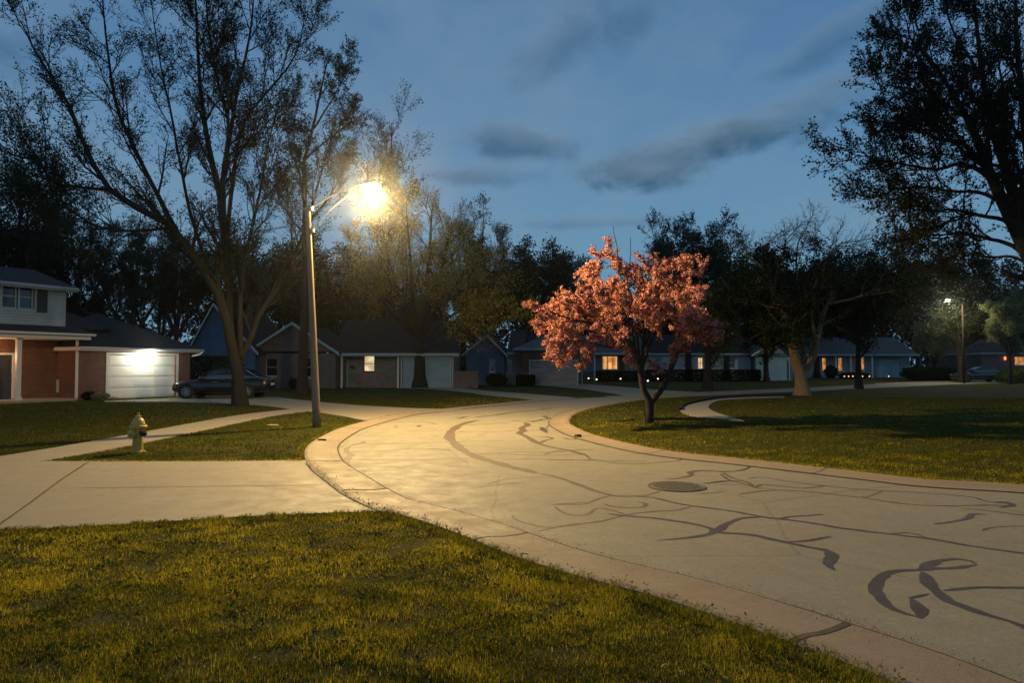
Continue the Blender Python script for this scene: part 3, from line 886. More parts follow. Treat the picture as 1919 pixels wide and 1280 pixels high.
# --- crabapple in blossom
cb = G(1213, 793); cY = cb.y
CT = [(1213, 793), (1215, 775), (1217, 752)]
T4 = [(pl(CT + [(1207, 738), (1202, 716), (1200, 690), (1190, 655), (1160, 625), (1120, 608), (1070, 600), (1030, 585), (1012, 572)], cY, -.6), .115, .010),
      (pl(CT + [(1238, 728), (1252, 700), (1268, 662), (1285, 620), (1300, 570), (1315, 530), (1322, 505)], cY, .6), .105, .010),
      (pl([(1202, 710), (1206, 660), (1208, 610), (1190, 560), (1165, 510), (1150, 480), (1128, 478)], cY, .5), .06, .008),
      (pl([(1204, 690), (1225, 620), (1240, 570), (1262, 520), (1280, 490)], cY, -1.2), .05, .008),
      (pl([(1190, 655), (1150, 650), (1110, 640), (1075, 635), (1055, 655)], cY, -1.4), .035, .006), (pl([(1160, 625), (1120, 600), (1080, 590), (1045, 610), (1035, 640)], cY, .9), .035, .006),
      (pl([(1265, 670), (1290, 640), (1305, 622), (1318, 608)], cY, -.8), .04, .006),
      (pl([(1200, 690), (1175, 650), (1165, 600), (1140, 560), (1110, 530), (1098, 520)], cY, 1.5), .045, .006),
      (pl([(1206, 650), (1225, 600), (1225, 540), (1215, 500)], cY, 1.6), .04, .006),
      (pl([(1255, 690), (1270, 630), (1285, 590), (1260, 550)], cY, 1.8), .04, .006),
      (pl([(1200, 680), (1190, 620), (1150, 590), (1100, 575), (1060, 560), (1025, 590)], cY, .6), .04, .006),
      (pl([(1208, 640), (1235, 610), (1265, 592), (1290, 568)], cY, -1.8), .035, .006),
      (pl([(1190, 655), (1185, 620), (1175, 590), (1150, 560)], cY, -1.9), .035, .006),
      # straight water shoots
      (pl([(1160, 500), (1157, 460), (1153, 424)], cY + .3), .016, .008), (pl([(1180, 500), (1182, 470), (1181, 446)], cY + .3), .014, .007),
      (pl([(1045, 590), (1043, 565), (1041, 540)], cY - .2), .014, .007), (pl([(1215, 520), (1217, 495), (1218, 478)], cY), .012, .006)]
lvD = [dict(cnt=13, t0=.30, t1=1, ang=.85, ln=.98, lnv=.45, n=7, wob=.16, up=-.01, rk=.5, rmin=.009, sel=slice(0, 13)),
       dict(cnt=7, t0=.15, t1=1, ang=.75, ln=.40, lnv=.5, n=5, wob=.20, up=-.03, rk=.6, rmin=.006)]
make_tree('crabapple_tree', cb, T4, lvD,
          [dict(lv=2, per=8, spread=.012, size=.046, mat=M_blossom, asp=.95, clump=8, cs=.023, tmin=.05),
           dict(lv=1, per=14, spread=.015, size=.046, mat=M_blossom, asp=.95, clump=8, cs=.026, tmin=.25),
           dict(lv=2, per=14, spread=.06, size=.07, mat=M_blossleaf, asp=.5)],
          M_barkdark, 'small pink blossoming crabapple tree with forked trunk on the right lawn', seed=21)

# --- pale-trunked tree with thick forked limbs on the island lawn
tb = G(1503, 741); tY = tb.y
TT = [(1503, 741), (1502, 720), (1499, 700)]
T5 = [(pl(TT + [(1492, 680), (1488, 655), (1484, 625), (1470, 580), (1450, 540), (1430, 500), (1400, 480)], tY, -2), .34, .03),
      (pl(TT + [(1512, 685), (1524, 665), (1530, 640), (1536, 610), (1550, 570), (1580, 530), (1620, 500)], tY, 1.5), .30, .03),
      (pl([(1498, 700), (1507, 670), (1505, 640), (1502, 600), (1500, 550), (1495, 500), (1500, 450), (1515, 425)], tY, 1), .16, .02),
      (pl([(1492, 680), (1486, 645), (1475, 625), (1468, 615)], tY, -1), .09, .04),
      (pl([(1500, 690), (1520, 672), (1530, 655), (1528, 630), (1522, 590), (1540, 520), (1560, 470), (1600, 450)], tY, -1.5), .13, .02),
      (pl([(1484, 625), (1470, 560), (1460, 500), (1470, 450), (1460, 430)], tY, 2.5), .10, .015),
      (pl([(1550, 570), (1600, 560), (1650, 540), (1690, 530)], tY, -1), .09, .015),
      (pl([(1470, 580), (1430, 570), (1390, 560), (1370, 570)], tY - 1, 1), .08, .015)]
lvE = [dict(cnt=10, t0=.35, t1=1, ang=.75, ln=2.7, lnv=.4, n=7, wob=.16, up=.02, rk=.45, rmin=.02),
       dict(cnt=9, t0=.15, t1=1, ang=.75, ln=1.3, lnv=.45, n=6, wob=.2, up=.02, rk=.5, rmin=.011),
       dict(cnt=5, t0=.15, t1=1, ang=.7, ln=.6, lnv=.5, n=4, wob=.2, up=.04, rk=.6, rmin=.008)]
make_tree('shade_tree', tb, T5, lvE, [dict(lv=3, per=11, spread=.10, size=.13, mat=M_leafB, asp=.7, keep=lambda C: C[:, 2] < 7.6 + np.sin(C[:, 0]) * .5), dict(lv=2, per=12, spread=.16, size=.12, mat=M_leafY, asp=.7, keep=lambda C: C[:, 2] < 6.6)],
          M_barklight, 'shade tree with pale thick forked trunk on the right lawn beyond the crabapple', seed=31)


def auto_mains(rng, base, h, r, stems, spread, fork=0.3, lean=(0, 0), tops=1.0):
    bx_, by_ = base[0], base[1]; out = []
    fz = h * fork
    f_ = np.array([bx_ + lean[0] * .3, by_ + lean[1] * .3, fz])
    for i in range(stems):
        a = 2 * math.pi * (i + rng.uniform(-.3, .3)) / stems
        s = spread * rng.uniform(.5, 1.0) * (0.25 if i == 0 else 1)
        tip = np.array([bx_ + lean[0] + math.cos(a) * s, by_ + lean[1] + math.sin(a) * s, h * rng.uniform(.8, 1.0) * (1 if i == 0 else tops)])
        m1 = f_ + (tip - f_) * .35 + np.array([math.cos(a), math.sin(a), 0]) * s * .18
        m2 = f_ + (tip - f_) * .7 + np.array([math.cos(a), math.sin(a), 0]) * s * .10
        if i == 0: out.append(([(bx_, by_, 0), (bx_, by_, fz * .5), tuple(f_), tuple(m1), tuple(m2), tuple(tip)], r, r * .08))
        else: out.append(([tuple(f_ - np.array([0, 0, fz * .15 * rng.uniform(0, 1)])), tuple(m1), tuple(m2), tuple(tip)], r * .55, r * .06))
    return out


def auto_tree(px, base_py, top_py, wpx, label, kind='bare', Y=None, seed=1, leafm=None, bark=None, fork=.3, dens=1.0, lean=0.0, name='shade_tree', group=None, stems=6, r=None, more=None):
    """tree from where its base stands (px,row or distance) and how high its top reaches in the photo"""
    if Y is None: Y = YB(base_py)
    base = AT(px, 684, Y); base.z = 0
    h = AT(px, top_py, Y).z
    wr = wpx / F0 * Y / 2
    rng_ = np.random.default_rng(seed * 7 + 1)
    mains = auto_mains(rng_, base, h, r or (0.018 * h + .05), stems, wr * .8, fork, (lean / F0 * Y, 0), .9)
    if more: mains += [(pl(m_[0], Y, m_[1]), m_[2], .012) for m_ in more]
    s = h / 12.0; q = Y / 50.0; s = max(s, .8 * wr / 4.0)
    if kind == 'bare':
        lv = [dict(cnt=9, t0=.3, t1=1, ang=.6, ln=2.6 * s, lnv=.4, n=6, wob=.11, up=.09, rk=.45, rmin=.014 * q),
              dict(cnt=8, t0=.2, t1=1, ang=.6, ln=1.3 * s, lnv=.4, n=5, wob=.14, up=.08, rk=.5, rmin=.010 * q),
              dict(cnt=6, t0=.2, t1=1, ang=.6, ln=.7 * s, lnv=.5, n=4, wob=.14, up=.08, rk=.6, rmin=.008 * q)]
        lf = [dict(lv=3, per=max(1, int(2 * dens)), spread=.10, size=.13 * max(1, q), mat=leafm or M_leafA, asp=.6)]
    else:
        lv = [dict(cnt=14, t0=.2, t1=1, ang=.8, ln=2.4 * s, lnv=.35, n=6, wob=.13, up=.03, rk=.45, rmin=.02 * q),
              dict(cnt=7, t0=.2, t1=1, ang=.75, ln=1.2 * s, lnv=.4, n=5, wob=.16, up=.04, rk=.5, rmin=.012 * q)]
        lf = [dict(lv=2, per=int(26 * dens), spread=.26 * s, size=.17 * max(.6, q), mat=leafm or M_leafB, asp=.75),
              dict(lv=1, per=int(22 * dens), spread=.30 * s, size=.17 * max(.6, q), mat=leafm or M_leafB, asp=.75)]
    return make_tree(name, base, mains, lv, lf, bark or M_barkdark, label, seed=seed, kside=(8, 5, 3, 3), group=group)


GT = 'trees standing behind the houses'
auto_tree(787, 727.5, 372, 330, 'wide bare tree with straight dark trunk before the pale garage door', 'bare', seed=41, fork=.28, r=.42, dens=3, leafm=M_leafO, more=[([(788, 668), (815, 620), (850, 590), (900, 575), (955, 585)], -10, .13), ([(788, 650), (820, 590), (870, 545), (930, 540)], -9, .12), ([(786, 645), (800, 600), (840, 560), (860, 520)], -8, .11), ([(788, 660), (830, 625), (880, 620), (925, 625)], -12, .10), ([(784, 640), (760, 600), (720, 560), (690, 540)], -3, .12)], bark=M_bark, stems=8)
auto_tree(728, 0, 232, 70, 'tall narrow tree top directly behind the near street lamp', 'bare', Y=52, seed=44, dens=3, stems=5, fork=.35, group=GT)
auto_tree(640, 0, 470, 190, 'dense dark tree rising over the left half of the brick ranch roof', 'leafy', Y=62, seed=45, group=GT)
auto_tree(555, 0, 455, 170, 'dense dark tree behind the ranch house, showing between maple and lamp pole', 'leafy', Y=60, seed=46, group=GT)
auto_tree(890, 0, 392, 190, 'bare tree behind the ranch house, right of the wide bare tree', 'bare', Y=66, seed=47, dens=2, group=GT)
auto_tree(975, 0, 455, 120, 'dark leafy tree above the blue gable, left of the crabapple', 'leafy', Y=72, seed=48, dens=.9, group=GT)
auto_tree(1040, 0, 462, 70, 'narrow dark tree just left of the crabapple blossom', 'leafy', Y=80, seed=49, dens=.8, group=GT)
auto_tree(1092, 0, 470, 90, 'faint bare tree seen behind the left side of the blossom', 'bare', Y=95, seed=50, dens=1, group=GT)
auto_tree(1290, 0, 396, 170, 'tall leafy tree rising directly above the crabapple', 'bare', Y=70, seed=51, dens=5, group=GT)
auto_tree(1362, 0, 428, 120, 'dark green tree rising right of the crabapple top', 'leafy', Y=72, seed=52, leafm=M_leafY, dens=.7, group=GT)
auto_tree(1326, 731, 520, 170, 'yellow green tree with a straight brown trunk behind the crabapple', 'leafy', seed=53, leafm=M_leafY, dens=.8, bark=M_bark, fork=.4, r=.30)
auto_tree(1436, 0, 560, 150, 'dark leaning tree in front of the white garage door under the small gable', 'leafy', Y=66, seed=54, dens=.7, lean=30, fork=.45, r=.28)
auto_tree(1530, 0, 455, 240, 'wide dark tree behind the pale trunked shade tree', 'leafy', Y=88, seed=55, dens=1, group=GT)
auto_tree(1609, 729, 500, 200, 'dark tree with thin straight trunk right of the pale trunked tree', 'leafy', seed=56, dens=.8, fork=.4, r=.22)
auto_tree(1660, 0, 440, 190, 'dark tree above the far ranch roof with lights', 'leafy', Y=100, seed=57, dens=.9, group=GT)
auto_tree(1803, 717, 462, 130, 'tall dark tree standing beside the far street lamp', 'leafy', seed=58, dens=.9, fork=.2, r=.40)
auto_tree(1750, 713, 600, 100, 'small pale leaved tree in front of the far garage', 'bare', seed=59, leafm=M_leafW, dens=6, fork=.25, r=.16, bark=M_bark)
auto_tree(1893, 0, 556, 90, 'small tree with lit yellow foliage by the far right house', 'bare', Y=58, seed=60, leafm=M_leafW, dens=7, fork=.3, r=.14)
auto_tree(1900, 0, 480, 150, 'dark tree behind the far right house', 'leafy', Y=110, seed=61, dens=.6, group=GT)
auto_tree(30, 0, 262, 260, 'dark bushy tree behind the two storey house, by the left edge', 'leafy', Y=55, seed=62, dens=1.0, group=GT)
auto_tree(130, 0, 350, 220, 'bare tree behind the roof of the two storey house', 'bare', Y=52, seed=63, dens=4, group=GT)
auto_tree(245, 0, 400, 200, 'bare tree directly behind the lit garage roof', 'bare', Y=50, seed=64, dens=3, group=GT)
auto_tree(330, 0, 430, 150, 'bare tree between the lit garage and the big maple', 'bare', Y=60, seed=65, dens=3, group=GT)
auto_tree(480, 0, 440, 140, 'dark tree behind the blue gable house, right of the big maple trunk', 'leafy', Y=66, seed=66, dens=.8, group=GT)


for k, (px, top, Y_, wp, lb) in enumerate([
        (600, 500, 75, 150, 'dark tree behind the ranch roof, seen just right of the lamp pole'), (700, 480, 80, 150, 'dark tree behind the middle of the ranch roof'),
        (800, 520, 85, 160, 'dark low tree behind the ranch, at the wide bare tree trunk'), (900, 500, 90, 150, 'dark low tree above the gap left of the blue gable'),
        (1150, 540, 92, 140, 'dark low tree behind the grey roof under the blossom'), (1250, 500, 98, 140, 'dark low tree behind the right half of the blossom'),
        (1420, 500, 92, 150, 'dark tree above the small garage gable of the white ranch'), (1480, 520, 105, 150, 'dark low tree seen through the fork of the pale trunked tree'),
        (1590, 490, 112, 150, 'dark low tree behind the orange windows of the far ranch'), (1720, 500, 115, 140, 'dark low tree behind the far blue garage'),
        (1850, 540, 118, 140, 'dark low tree above the far parked car'), (60, 420, 60, 200, 'low dark tree behind the upper storey of the left house'),
        (180, 470, 62, 180, 'low dark tree behind the dark porch roof of the left house'), (300, 480, 66, 160, 'low dark tree behind the right end of the lit garage'),
        (400, 470, 75, 150, 'dark low tree behind the blue gable and the big maple'), (-40, 350, 50, 200, 'dark tree cut by the left edge of the view')]):
    auto_tree(px, 0, top, wp, lb, 'bare' if k in (11, 12, 13) else 'leafy', Y=Y_, seed=100 + k, dens=3 if k in (11, 12, 13) else .75, group=GT, fork=.2)

# far woods closing the horizon
def leafcloud(rng, C0, n, rad, size):
    c = C0[rng.integers(0, len(C0), n)] + rng.normal(size=(n, 3)) * np.array(rad)
    c[:, 2] = np.abs(c[:, 2])
    return c


rg = np.random.default_rng(77)
cc = []
for x in np.arange(-150, 150, 3.0):
    y = 125 + rg.uniform(-8, 12)
    for k in range(3): cc.append((x + rg.uniform(-2, 2), y, rg.uniform(1, 9 + 3 * math.sin(x * .13))))
C = leafcloud(rg, np.array(cc), 60000, (2.2, 2.0, 1.8), .8)
v, f = quads(rg, C, .75, 0, .8)
o = np_mesh('woods', v, [f], [M_leafB], None, tint=rg.uniform(0, 1, len(C)))
tag(o, 'dark far woods closing the view behind the houses', 'woods', None, 'stuff')

# ------------------------------------------------------------------ houses
class House:
    def __init__(s, name, px, Y, th, label, cat='house'):
        p = AT(px, 684, Y)
        s.o = np.array([p.x, p.y]); s.th = math.radians(th)
        s.root = empty(name, (p.x, p.y, 0), s.th, label, cat)
        s.c, s.s = math.cos(s.th), math.sin(s.th)
    def u(s, px, v=0.0):
        ox, oy = s.o[0] - s.s * v, s.o[1] + s.c * v
        x, y, _ = ray(px, 684); t = x / y
        return (ox - t * oy) / (t * s.s - s.c)
    def Y(s, u, v=0.0): return s.o[1] + s.s * u + s.c * v
    def z(s, py, u, v=0.0):
        Y_ = s.Y(u, v); x, y, dz_ = ray(960, py)
        return HC + dz_ / y * Y_


def wall_open(mb, u0, u1, z0, z1, v, th, ops, mi=0):
    us = sorted({u0, u1, *[a for o in ops for a in o[:2]]}); zs = sorted({z0, z1, *[a for o in ops for a in o[2:4]]})
    for a, b_ in zip(us, us[1:]):
        for c, d_ in zip(zs, zs[1:]):
            mu, mz = (a + b_) / 2, (c + d_) / 2
            if any(o[0] < mu < o[1] and o[2] < mz < o[3] for o in ops): continue
            mb.poly([(a, v, c), (b_, v, c), (b_, v, d_), (a, v, d_)], mi)
            mb.poly([(a, v + th, c), (a, v + th, d_), (b_, v + th, d_), (b_, v + th, c)], mi)
    for a, b_, c, d_ in [o[:4] for o in ops]:
        for q in ([(a, v, c), (a, v + th, c), (a, v + th, d_), (a, v, d_)], [(b_, v, c), (b_, v, d_), (b_, v + th, d_), (b_, v + th, c)],
                  [(a, v, c), (b_, v, c), (b_, v + th, c), (a, v + th, c)], [(a, v, d_), (a, v + th, d_), (b_, v + th, d_), (b_, v, d_)]):
            mb.poly(q, mi)


def shell(h, u0, u1, v0, v1, z0, z1, ops, mat, name='wall', label=None, th=.14):
    mb = MB(); wall_open(mb, u0, u1, z0, z1, v0, th, ops)
    mb.box(u0, u0 + .14, v0 + th, v1, z0, z1); mb.box(u1 - .14, u1, v0 + th, v1, z0, z1); mb.box(u0 + .14, u1 - .14, v1 - .14, v1, z0, z1)
    mb.poly([(u0, v0, z0), (u0, v0 + th, z0), (u0, v0 + th, z1), (u0, v0, z1)]); mb.poly([(u1, v0, z0), (u1, v0, z1), (u1, v0 + th, z1), (u1, v0 + th, z0)])
    o = mb.build(name, mat, h.root)
    if label: o['label'] = label
    return o


def window(h, u0, u1, z0, z1, v, pane=None, cols=1, rows=2, frame=None, shutters=0, sill=True, side='f'):
    f = MB(); t = .06
    f.box(u0, u0 + t, v + .0, v + .08, z0, z1); f.box(u1 - t, u1, v, v + .08, z0, z1)
    f.box(u0 + t, u1 - t, v, v + .08, z0, z0 + t); f.box(u0 + t, u1 - t, v, v + .08, z1 - t, z1)
    for i in range(1, cols):
        c = u0 + (u1 - u0) * i / cols; f.box(c - .025, c + .025, v + .01, v + .07, z0 + t, z1 - t)
    for i in range(1, rows):
        c = z0 + (z1 - z0) * i / rows
        for k in range(cols):
            a = u0 + t if k == 0 else u0 + (u1 - u0) * k / cols + .025
            b_ = u1 - t if k == cols - 1 else u0 + (u1 - u0) * (k + 1) / cols - .025
            f.box(a, b_, v + .015, v + .065, c - .022, c + .022)
    # outer casing standing proud of the wall
    k = .07
    f.box(u0 - k, u0, v - .13, v - .075, z0 - k, z1 + k); f.box(u1, u1 + k, v - .13, v - .075, z0 - k, z1 + k)
    f.box(u0, u1, v - .13, v - .075, z1, z1 + k); f.box(u0 - .03, u1 + .03, v - .17, v - .075, z0 - k - .005, z0 - .005)
    wn = f.build('window', frame or M_trim, h.root)
    p = MB(); p.box(u0 + t, u1 - t, v + .035, v + .045, z0 + t, z1 - t)
    p.build('pane', pane or M_glass, wn)
    if shutters:
        for a, b_ in ((u0 - k - shutters, u0 - k - .01), (u1 + k + .01, u1 + k + shutters)):
            s_ = MB(); s_.box(a, b_, v - .135, v - .10, z0 - .05, z1 + .05)
            n = int((z1 - z0) / .09)
            for i in range(n): s_.box(a + .04, b_ - .04, v - .145, v - .136, z0 + i * (z1 - z0) / n, z0 + i * (z1 - z0) / n + .05)
            s_.build('shutter', M_shut, h.root)
    return wn


def garage_door(h, u0, u1, z1, v, mat, panels=4, chamfer=0):
    d = MB(); n = panels; hh = z1 / n
    for i in range(n):
        d.box(u0 + .01, u1 - .01, v, v + .04, i * hh + .022, (i + 1) * hh - .012)
        m_ = max(2, int((u1 - u0) / 1.0)); ww = (u1 - u0 - .2) / m_
        for k in range(m_):
            d.box(u0 + .14 + k * ww, u0 + .06 + (k + 1) * ww, v - .006, v - .001, i * hh + .10, (i + 1) * hh - .09)
    d.box(u0 + .01, u1 - .01, v + .047, v + .06, .0, z1)
    o = d.build('garage_door', mat, h.root)
    t = MB(); k = .11
    t.box(u0 - k, u0 - .003, v - .155, v - .10, 0, z1 + k); t.box(u1 + .003, u1 + k, v - .155, v - .10, 0, z1 + k); t.box(u0 - .003, u1 + .003, v - .155, v - .10, z1 + .003, z1 + k)
    if chamfer:
        for sg, e in ((1, u0), (-1, u1)):
            t.add([(e, v - .05, z1), (e + sg * chamfer, v - .05, z1), (e, v - .05, z1 - chamfer), (e, v - .01, z1), (e + sg * chamfer, v - .01, z1), (e, v - .01, z1 - chamfer)],
                  [(0, 1, 2), (3, 5, 4), (0, 3, 4, 1), (1, 4, 5, 2), (2, 5, 3, 0)])
    t.build('door_trim', M_white if mat is M_door else M_trim, h.root)
    return o


def gable_u(h, u0, u1, v0, v1, ze, zr, mat, oh=.4, th=.12, fascia=M_trim, wallm=None, gut=True):
    """ridge along u"""
    vm = (v0 + v1) / 2; k = (zr - ze) / (vm - v0)
    r = MB(); e = ze - k * oh
    r.slab([(u0 - oh, v0 - oh, e + th), (u1 + oh, v0 - oh, e + th), (u1 + oh, vm, zr + th), (u0 - oh, vm, zr + th)], th)
    r.slab([(u0 - oh, vm, zr + th), (u1 + oh, vm, zr + th), (u1 + oh, v1 + oh, e + th), (u0 - oh, v1 + oh, e + th)], th)
    o = r.build('roof', mat, h.root)
    if wallm:
        for uu, nm in ((u0 + .005, 'gable'), (u1 - .145, 'gable')):
            g_ = MB(); g_.add([(uu, v0, ze), (uu, v1, ze), (uu, vm, zr), (uu + .14, v0, ze), (uu + .14, v1, ze), (uu + .14, vm, zr)],
                              [(0, 1, 2), (3, 5, 4), (0, 3, 4, 1), (1, 4, 5, 2), (2, 5, 3, 0)])
            g_.build(nm, wallm, h.root)
    f = MB(); f.box(u0 - oh, u1 + oh, v0 - oh - .03, v0 - oh - .002, e - .09, e + th + .01)
    f.box(u0 - oh + .02, u1 + oh - .02, v0 - oh, v0, e - .05, e - .03)          # soffit
    f.build('fascia', fascia, h.root)
    if gut:
        g = MB(); g.tube([(u0 - oh, v0 - oh - .09, e + .03), (u1 + oh, v0 - oh - .09, e + .02)], .055, 8)
        g.build('gutter', fascia, h.root)
    return o


def gable_v(h, u0, u1, v0, v1, ze, zr, mat, wallm, oh=.35, th=.12, fascia=M_trim, um=None):
    """ridge along v, triangle faces the street"""
    um = (u0 + u1) / 2 if um is None else um
    kl = (zr - ze) / (um - u0); kr = (zr - ze) / (u1 - um)
    r = MB()
    r.slab([(u0 - oh, v0 - oh, ze - kl * oh + th), (um, v0 - oh, zr + th), (um, v1 + oh, zr + th), (u0 - oh, v1 + oh, ze - kl * oh + th)], th)
    r.slab([(um, v0 - oh, zr + th), (u1 + oh, v0 - oh, ze - kr * oh + th), (u1 + oh, v1 + oh, ze - kr * oh + th), (um, v1 + oh, zr + th)], th)
    o = r.build('roof', mat, h.root)
    g_ = MB(); g_.add([(u0, v0, ze), (u1, v0, ze), (um, v0, zr), (u0, v0 + .14, ze), (u1, v0 + .14, ze), (um, v0 + .14, zr)],
                      [(0, 1, 2), (3, 5, 4), (0, 3, 4, 1), (1, 4, 5, 2), (2, 5, 3, 0)])
    g_.build('gable', wallm, h.root)
    f = MB()
    for a, za, b_, zb in ((u0 - oh, ze - kl * oh, um, zr), (um, zr, u1 + oh, ze - kr * oh)):
        vs = [(a, v0 - oh - .03, za - .06), (b_, v0 - oh - .03, zb - .06), (b_, v0 - oh - .03, zb + th + .02), (a, v0 - oh - .03, za + th + .02)]
        vs += [(x, y + .027, z_) for x, y, z_ in vs]
        f.add(vs, [(0, 1, 2, 3), (7, 6, 5, 4), (0, 4, 5, 1), (1, 5, 6, 2), (2, 6, 7, 3), (3, 7, 4, 0)])
    f.build('rake_board', fascia, h.root)
    return o


def hip(h, u0, u1, v0, v1, ze, zr, mat, oh=.4, fascia=M_trim, inset=None, th=.12, gut=True):
    a, b_, c, d_ = u0 - oh, u1 + oh, v0 - oh, v1 + oh
    i_ = (d_ - c) / 2 if inset is None else inset
    vm = (c + d_) / 2
    if b_ - a > 2 * i_: r1, r2 = (a + i_, vm, zr), (b_ - i_, vm, zr)
    else: r1, r2 = ((a + b_) / 2 - .02, vm, zr), ((a + b_) / 2 + .02, vm, zr)
    z = ze
    r = MB(); r.add([(a, c, z), (b_, c, z), (b_, d_, z), (a, d_, z), r1, r2, (a, c, z + .001 - th), (b_, c, z - th), (b_, d_, z - th), (a, d_, z - th)],
                    [(0, 1, 5, 4), (1, 2, 5), (2, 3, 4, 5), (3, 0, 4), (9, 8, 7, 6), (0, 6, 7, 1), (1, 7, 8, 2), (2, 8, 9, 3), (3, 9, 6, 0)])
    o = r.build('roof', mat, h.root)
    f = MB(); f.box(a, b_, c - .03, c - .002, z - th - .04, z + .01); f.box(b_ + .002, b_ + .03, c, d_, z - th - .04, z + .01); f.box(a - .03, a - .002, c, d_, z - th - .04, z + .01)
    f.build('fascia', fascia, h.root)
    if gut:
        g = MB(); g.tube([(a, c - .09, z - .03), (b_, c - .09, z - .04)], .055, 8); g.build('gutter', fascia, h.root)
    return o


def entry(h, u0, u1, z1, v, mat, trim=M_trim):
    d = MB(); d.box(u0, u1, v, v + .05, 0.12, z1)
    n = 3
    for i in range(n): d.box(u0 + .12, u1 - .12, v - .012, v - .002, .25 + i * (z1 - .35) / n, .12 + (i + 1) * (z1 - .35) / n)
    dd = d.build('front_door', mat, h.root)
    k = MB(); k.lathe([(.0, -.06), (.03, -.05), (.03, -.02), (.015, 0)], 10, (u1 - .09, v, 1.05), axis='y'); k.build('handle', M_steel, dd)
    t = MB(); t.box(u0 - .09, u0 - .002, v - .03, v + .05, 0, z1 + .09); t.box(u1 + .002, u1 + .09, v - .03, v + .05, 0, z1 + .09); t.box(u0 - .002, u1 + .002, v - .03, v + .05, z1 + .002, z1 + .09)
    t.build('door_trim', trim, h.root)


def part(h, name, mat, fn, bevel=0.0):
    mb = MB(); fn(mb); return mb.build(name, mat, h.root, bevel=bevel)


def light_at(name, parent, loc, col, power, r=.06, kind='POINT'):
    l_ = bpy.data.objects.new(name, bpy.data.lights.new(name, kind)); COL.objects.link(l_)
    l_.data.energy = power; l_.data.color = col
    if kind == 'POINT': l_.data.shadow_soft_size = r
    l_.location = loc
    if parent: l_.parent = parent
    return l_


# --- House A: two-storey brick and white siding house at the left
A = House('two_storey_house', 203, 32.8, 62, 'two storey brick and white siding house with floodlit white garage door and porch')
u = A.u
gL, gR, wR = u(203), u(331), u(356)
wL = u(145)
eaveG = A.z(655, 0) - .02
dtop = A.z(664.5, 0)
shell(A, wL, wR, 0, 7.5, 0, eaveG, [(gL, gR, 0, dtop)], M_brick)
garage_door(A, gL, gR, dtop, .14, M_door)
hip(A, wL + .3, wR, 0, 7.5, eaveG + .10, A.z(578, wL, 3.5), M_shingle, .45, M_white, inset=3.4)
vr = 1.6                                            # the porch wall is set back
uP0 = -12.5
zp = A.z(633, wL, 0)
dl, dr = A.u(-14, vr), A.u(27, vr)
shell(A, uP0, wL - .005, vr, 8.5, 0, zp - .12, [(dl, dr, .12, 2.2)], M_brick, label='recessed red brick porch wall')
entry(A, dl + .09, dr - .09, 2.1, vr + .02, M_darkdoor, M_white)
part(A, 'porch_ceiling', M_white, lambda m_: m_.box(uP0, wL + .1, -.02, vr - .01, zp - .10, zp - .04))
part(A, 'porch_beam', M_white, lambda m_: m_.box(uP0, wL + .35, -.42, -.022, zp - .10, zp + .14))
part(A, 'porch_floor', M_walk, lambda m_: m_.box(uP0, wL - .01, -.1, vr - .005, .0, .12))
uc = u(35, 0)
part(A, 'porch_column', M_white, lambda m_: (m_.box(uc - .09, uc + .09, -.05, .13, .26, zp - .18), m_.box(uc - .13, uc + .13, -.09, .17, .12, .26), m_.box(uc - .13, uc + .13, -.09, .17, zp - .18, zp - .102)))
part(A, 'downspout', M_white, lambda m_: m_.box(wL - .10, wL - .01, -.10, -.01, .05, zp - .11))
part(A, 'downspout', M_white, lambda m_: m_.tube([(wR + .42, -.5, eaveG + .0), (wR + .30, -.40, eaveG - .16), (wR + .06, -.10, eaveG - .24)], .045, 8))
part(A, 'utility_box', M_trim, lambda m_: (m_.box(u(106, vr) + .0, u(106, vr) + .30, vr - .16, vr - .003, .35, .95), m_.box(u(120, vr), u(120, vr) + .22, vr - .12, vr - .003, .35, .9)), .01)
# upper storey
zu0, zu1 = A.z(612, u(122, 1.2), 1.2), A.z(541, u(122, 1.2), 1.2)
uU = u(121, 1.2)
w0, w1, wz0, wz1 = u(2, 1.2), u(62, 1.2), A.z(579, u(40, 1.2), 1.2), A.z(533, u(40, 1.2), 1.2)
wm = (w0 + w1) / 2
ops = [(w0, wm - .04, wz0, wz1), (wm + .04, w1, wz0, wz1)]
for k in range(1, 3): ops.append((w0 - 3.2 * k, w0 - 3.2 * k + 1.3, wz0, wz1))
shell(A, uP0, uU, 1.2, 8.2, zu0 - .35, zu1, ops, M_siding, 'upper_wall', 'white sided upper storey wall')
for i, o_ in enumerate(ops): window(A, *o_, 1.34, cols=1, rows=2, frame=M_trim, shutters=0)
for a in (w1 + .10, ):
    part(A, 'shutter', M_shut, lambda m_: m_.box(a, a + .42, 1.14, 1.19, wz0 - .1, wz1 + .05))
gable_u(A, uP0, uU, 1.2, 8.2, zu1 + .02, zu1 + 1.05, M_shingle, .35, fascia=M_trim, wallm=M_siding)
# porch shed roof
sr = MB(); sr.slab([(uP0, -.45, zp + .16), (wL + .6, -.45, zp + .16), (wL + .6, 1.19, zu0 + .0), (uP0, 1.19, zu0 + .0)], .12)
sr.slab([(uU + .001, 1.191, zu0), (wL + 2.2, 1.191, zu0), (wL + 2.2, 4.5, zu0 + .9), (uU + .001, 4.5, zu0 + .9)], .12)
sr.build('porch_roof', M_shingle, A.root)
part(A, 'gutter', M_white, lambda m_: m_.tube([(uP0, -.52, zp + .12), (wL + .5, -.52, zp + .12)], .06, 8))
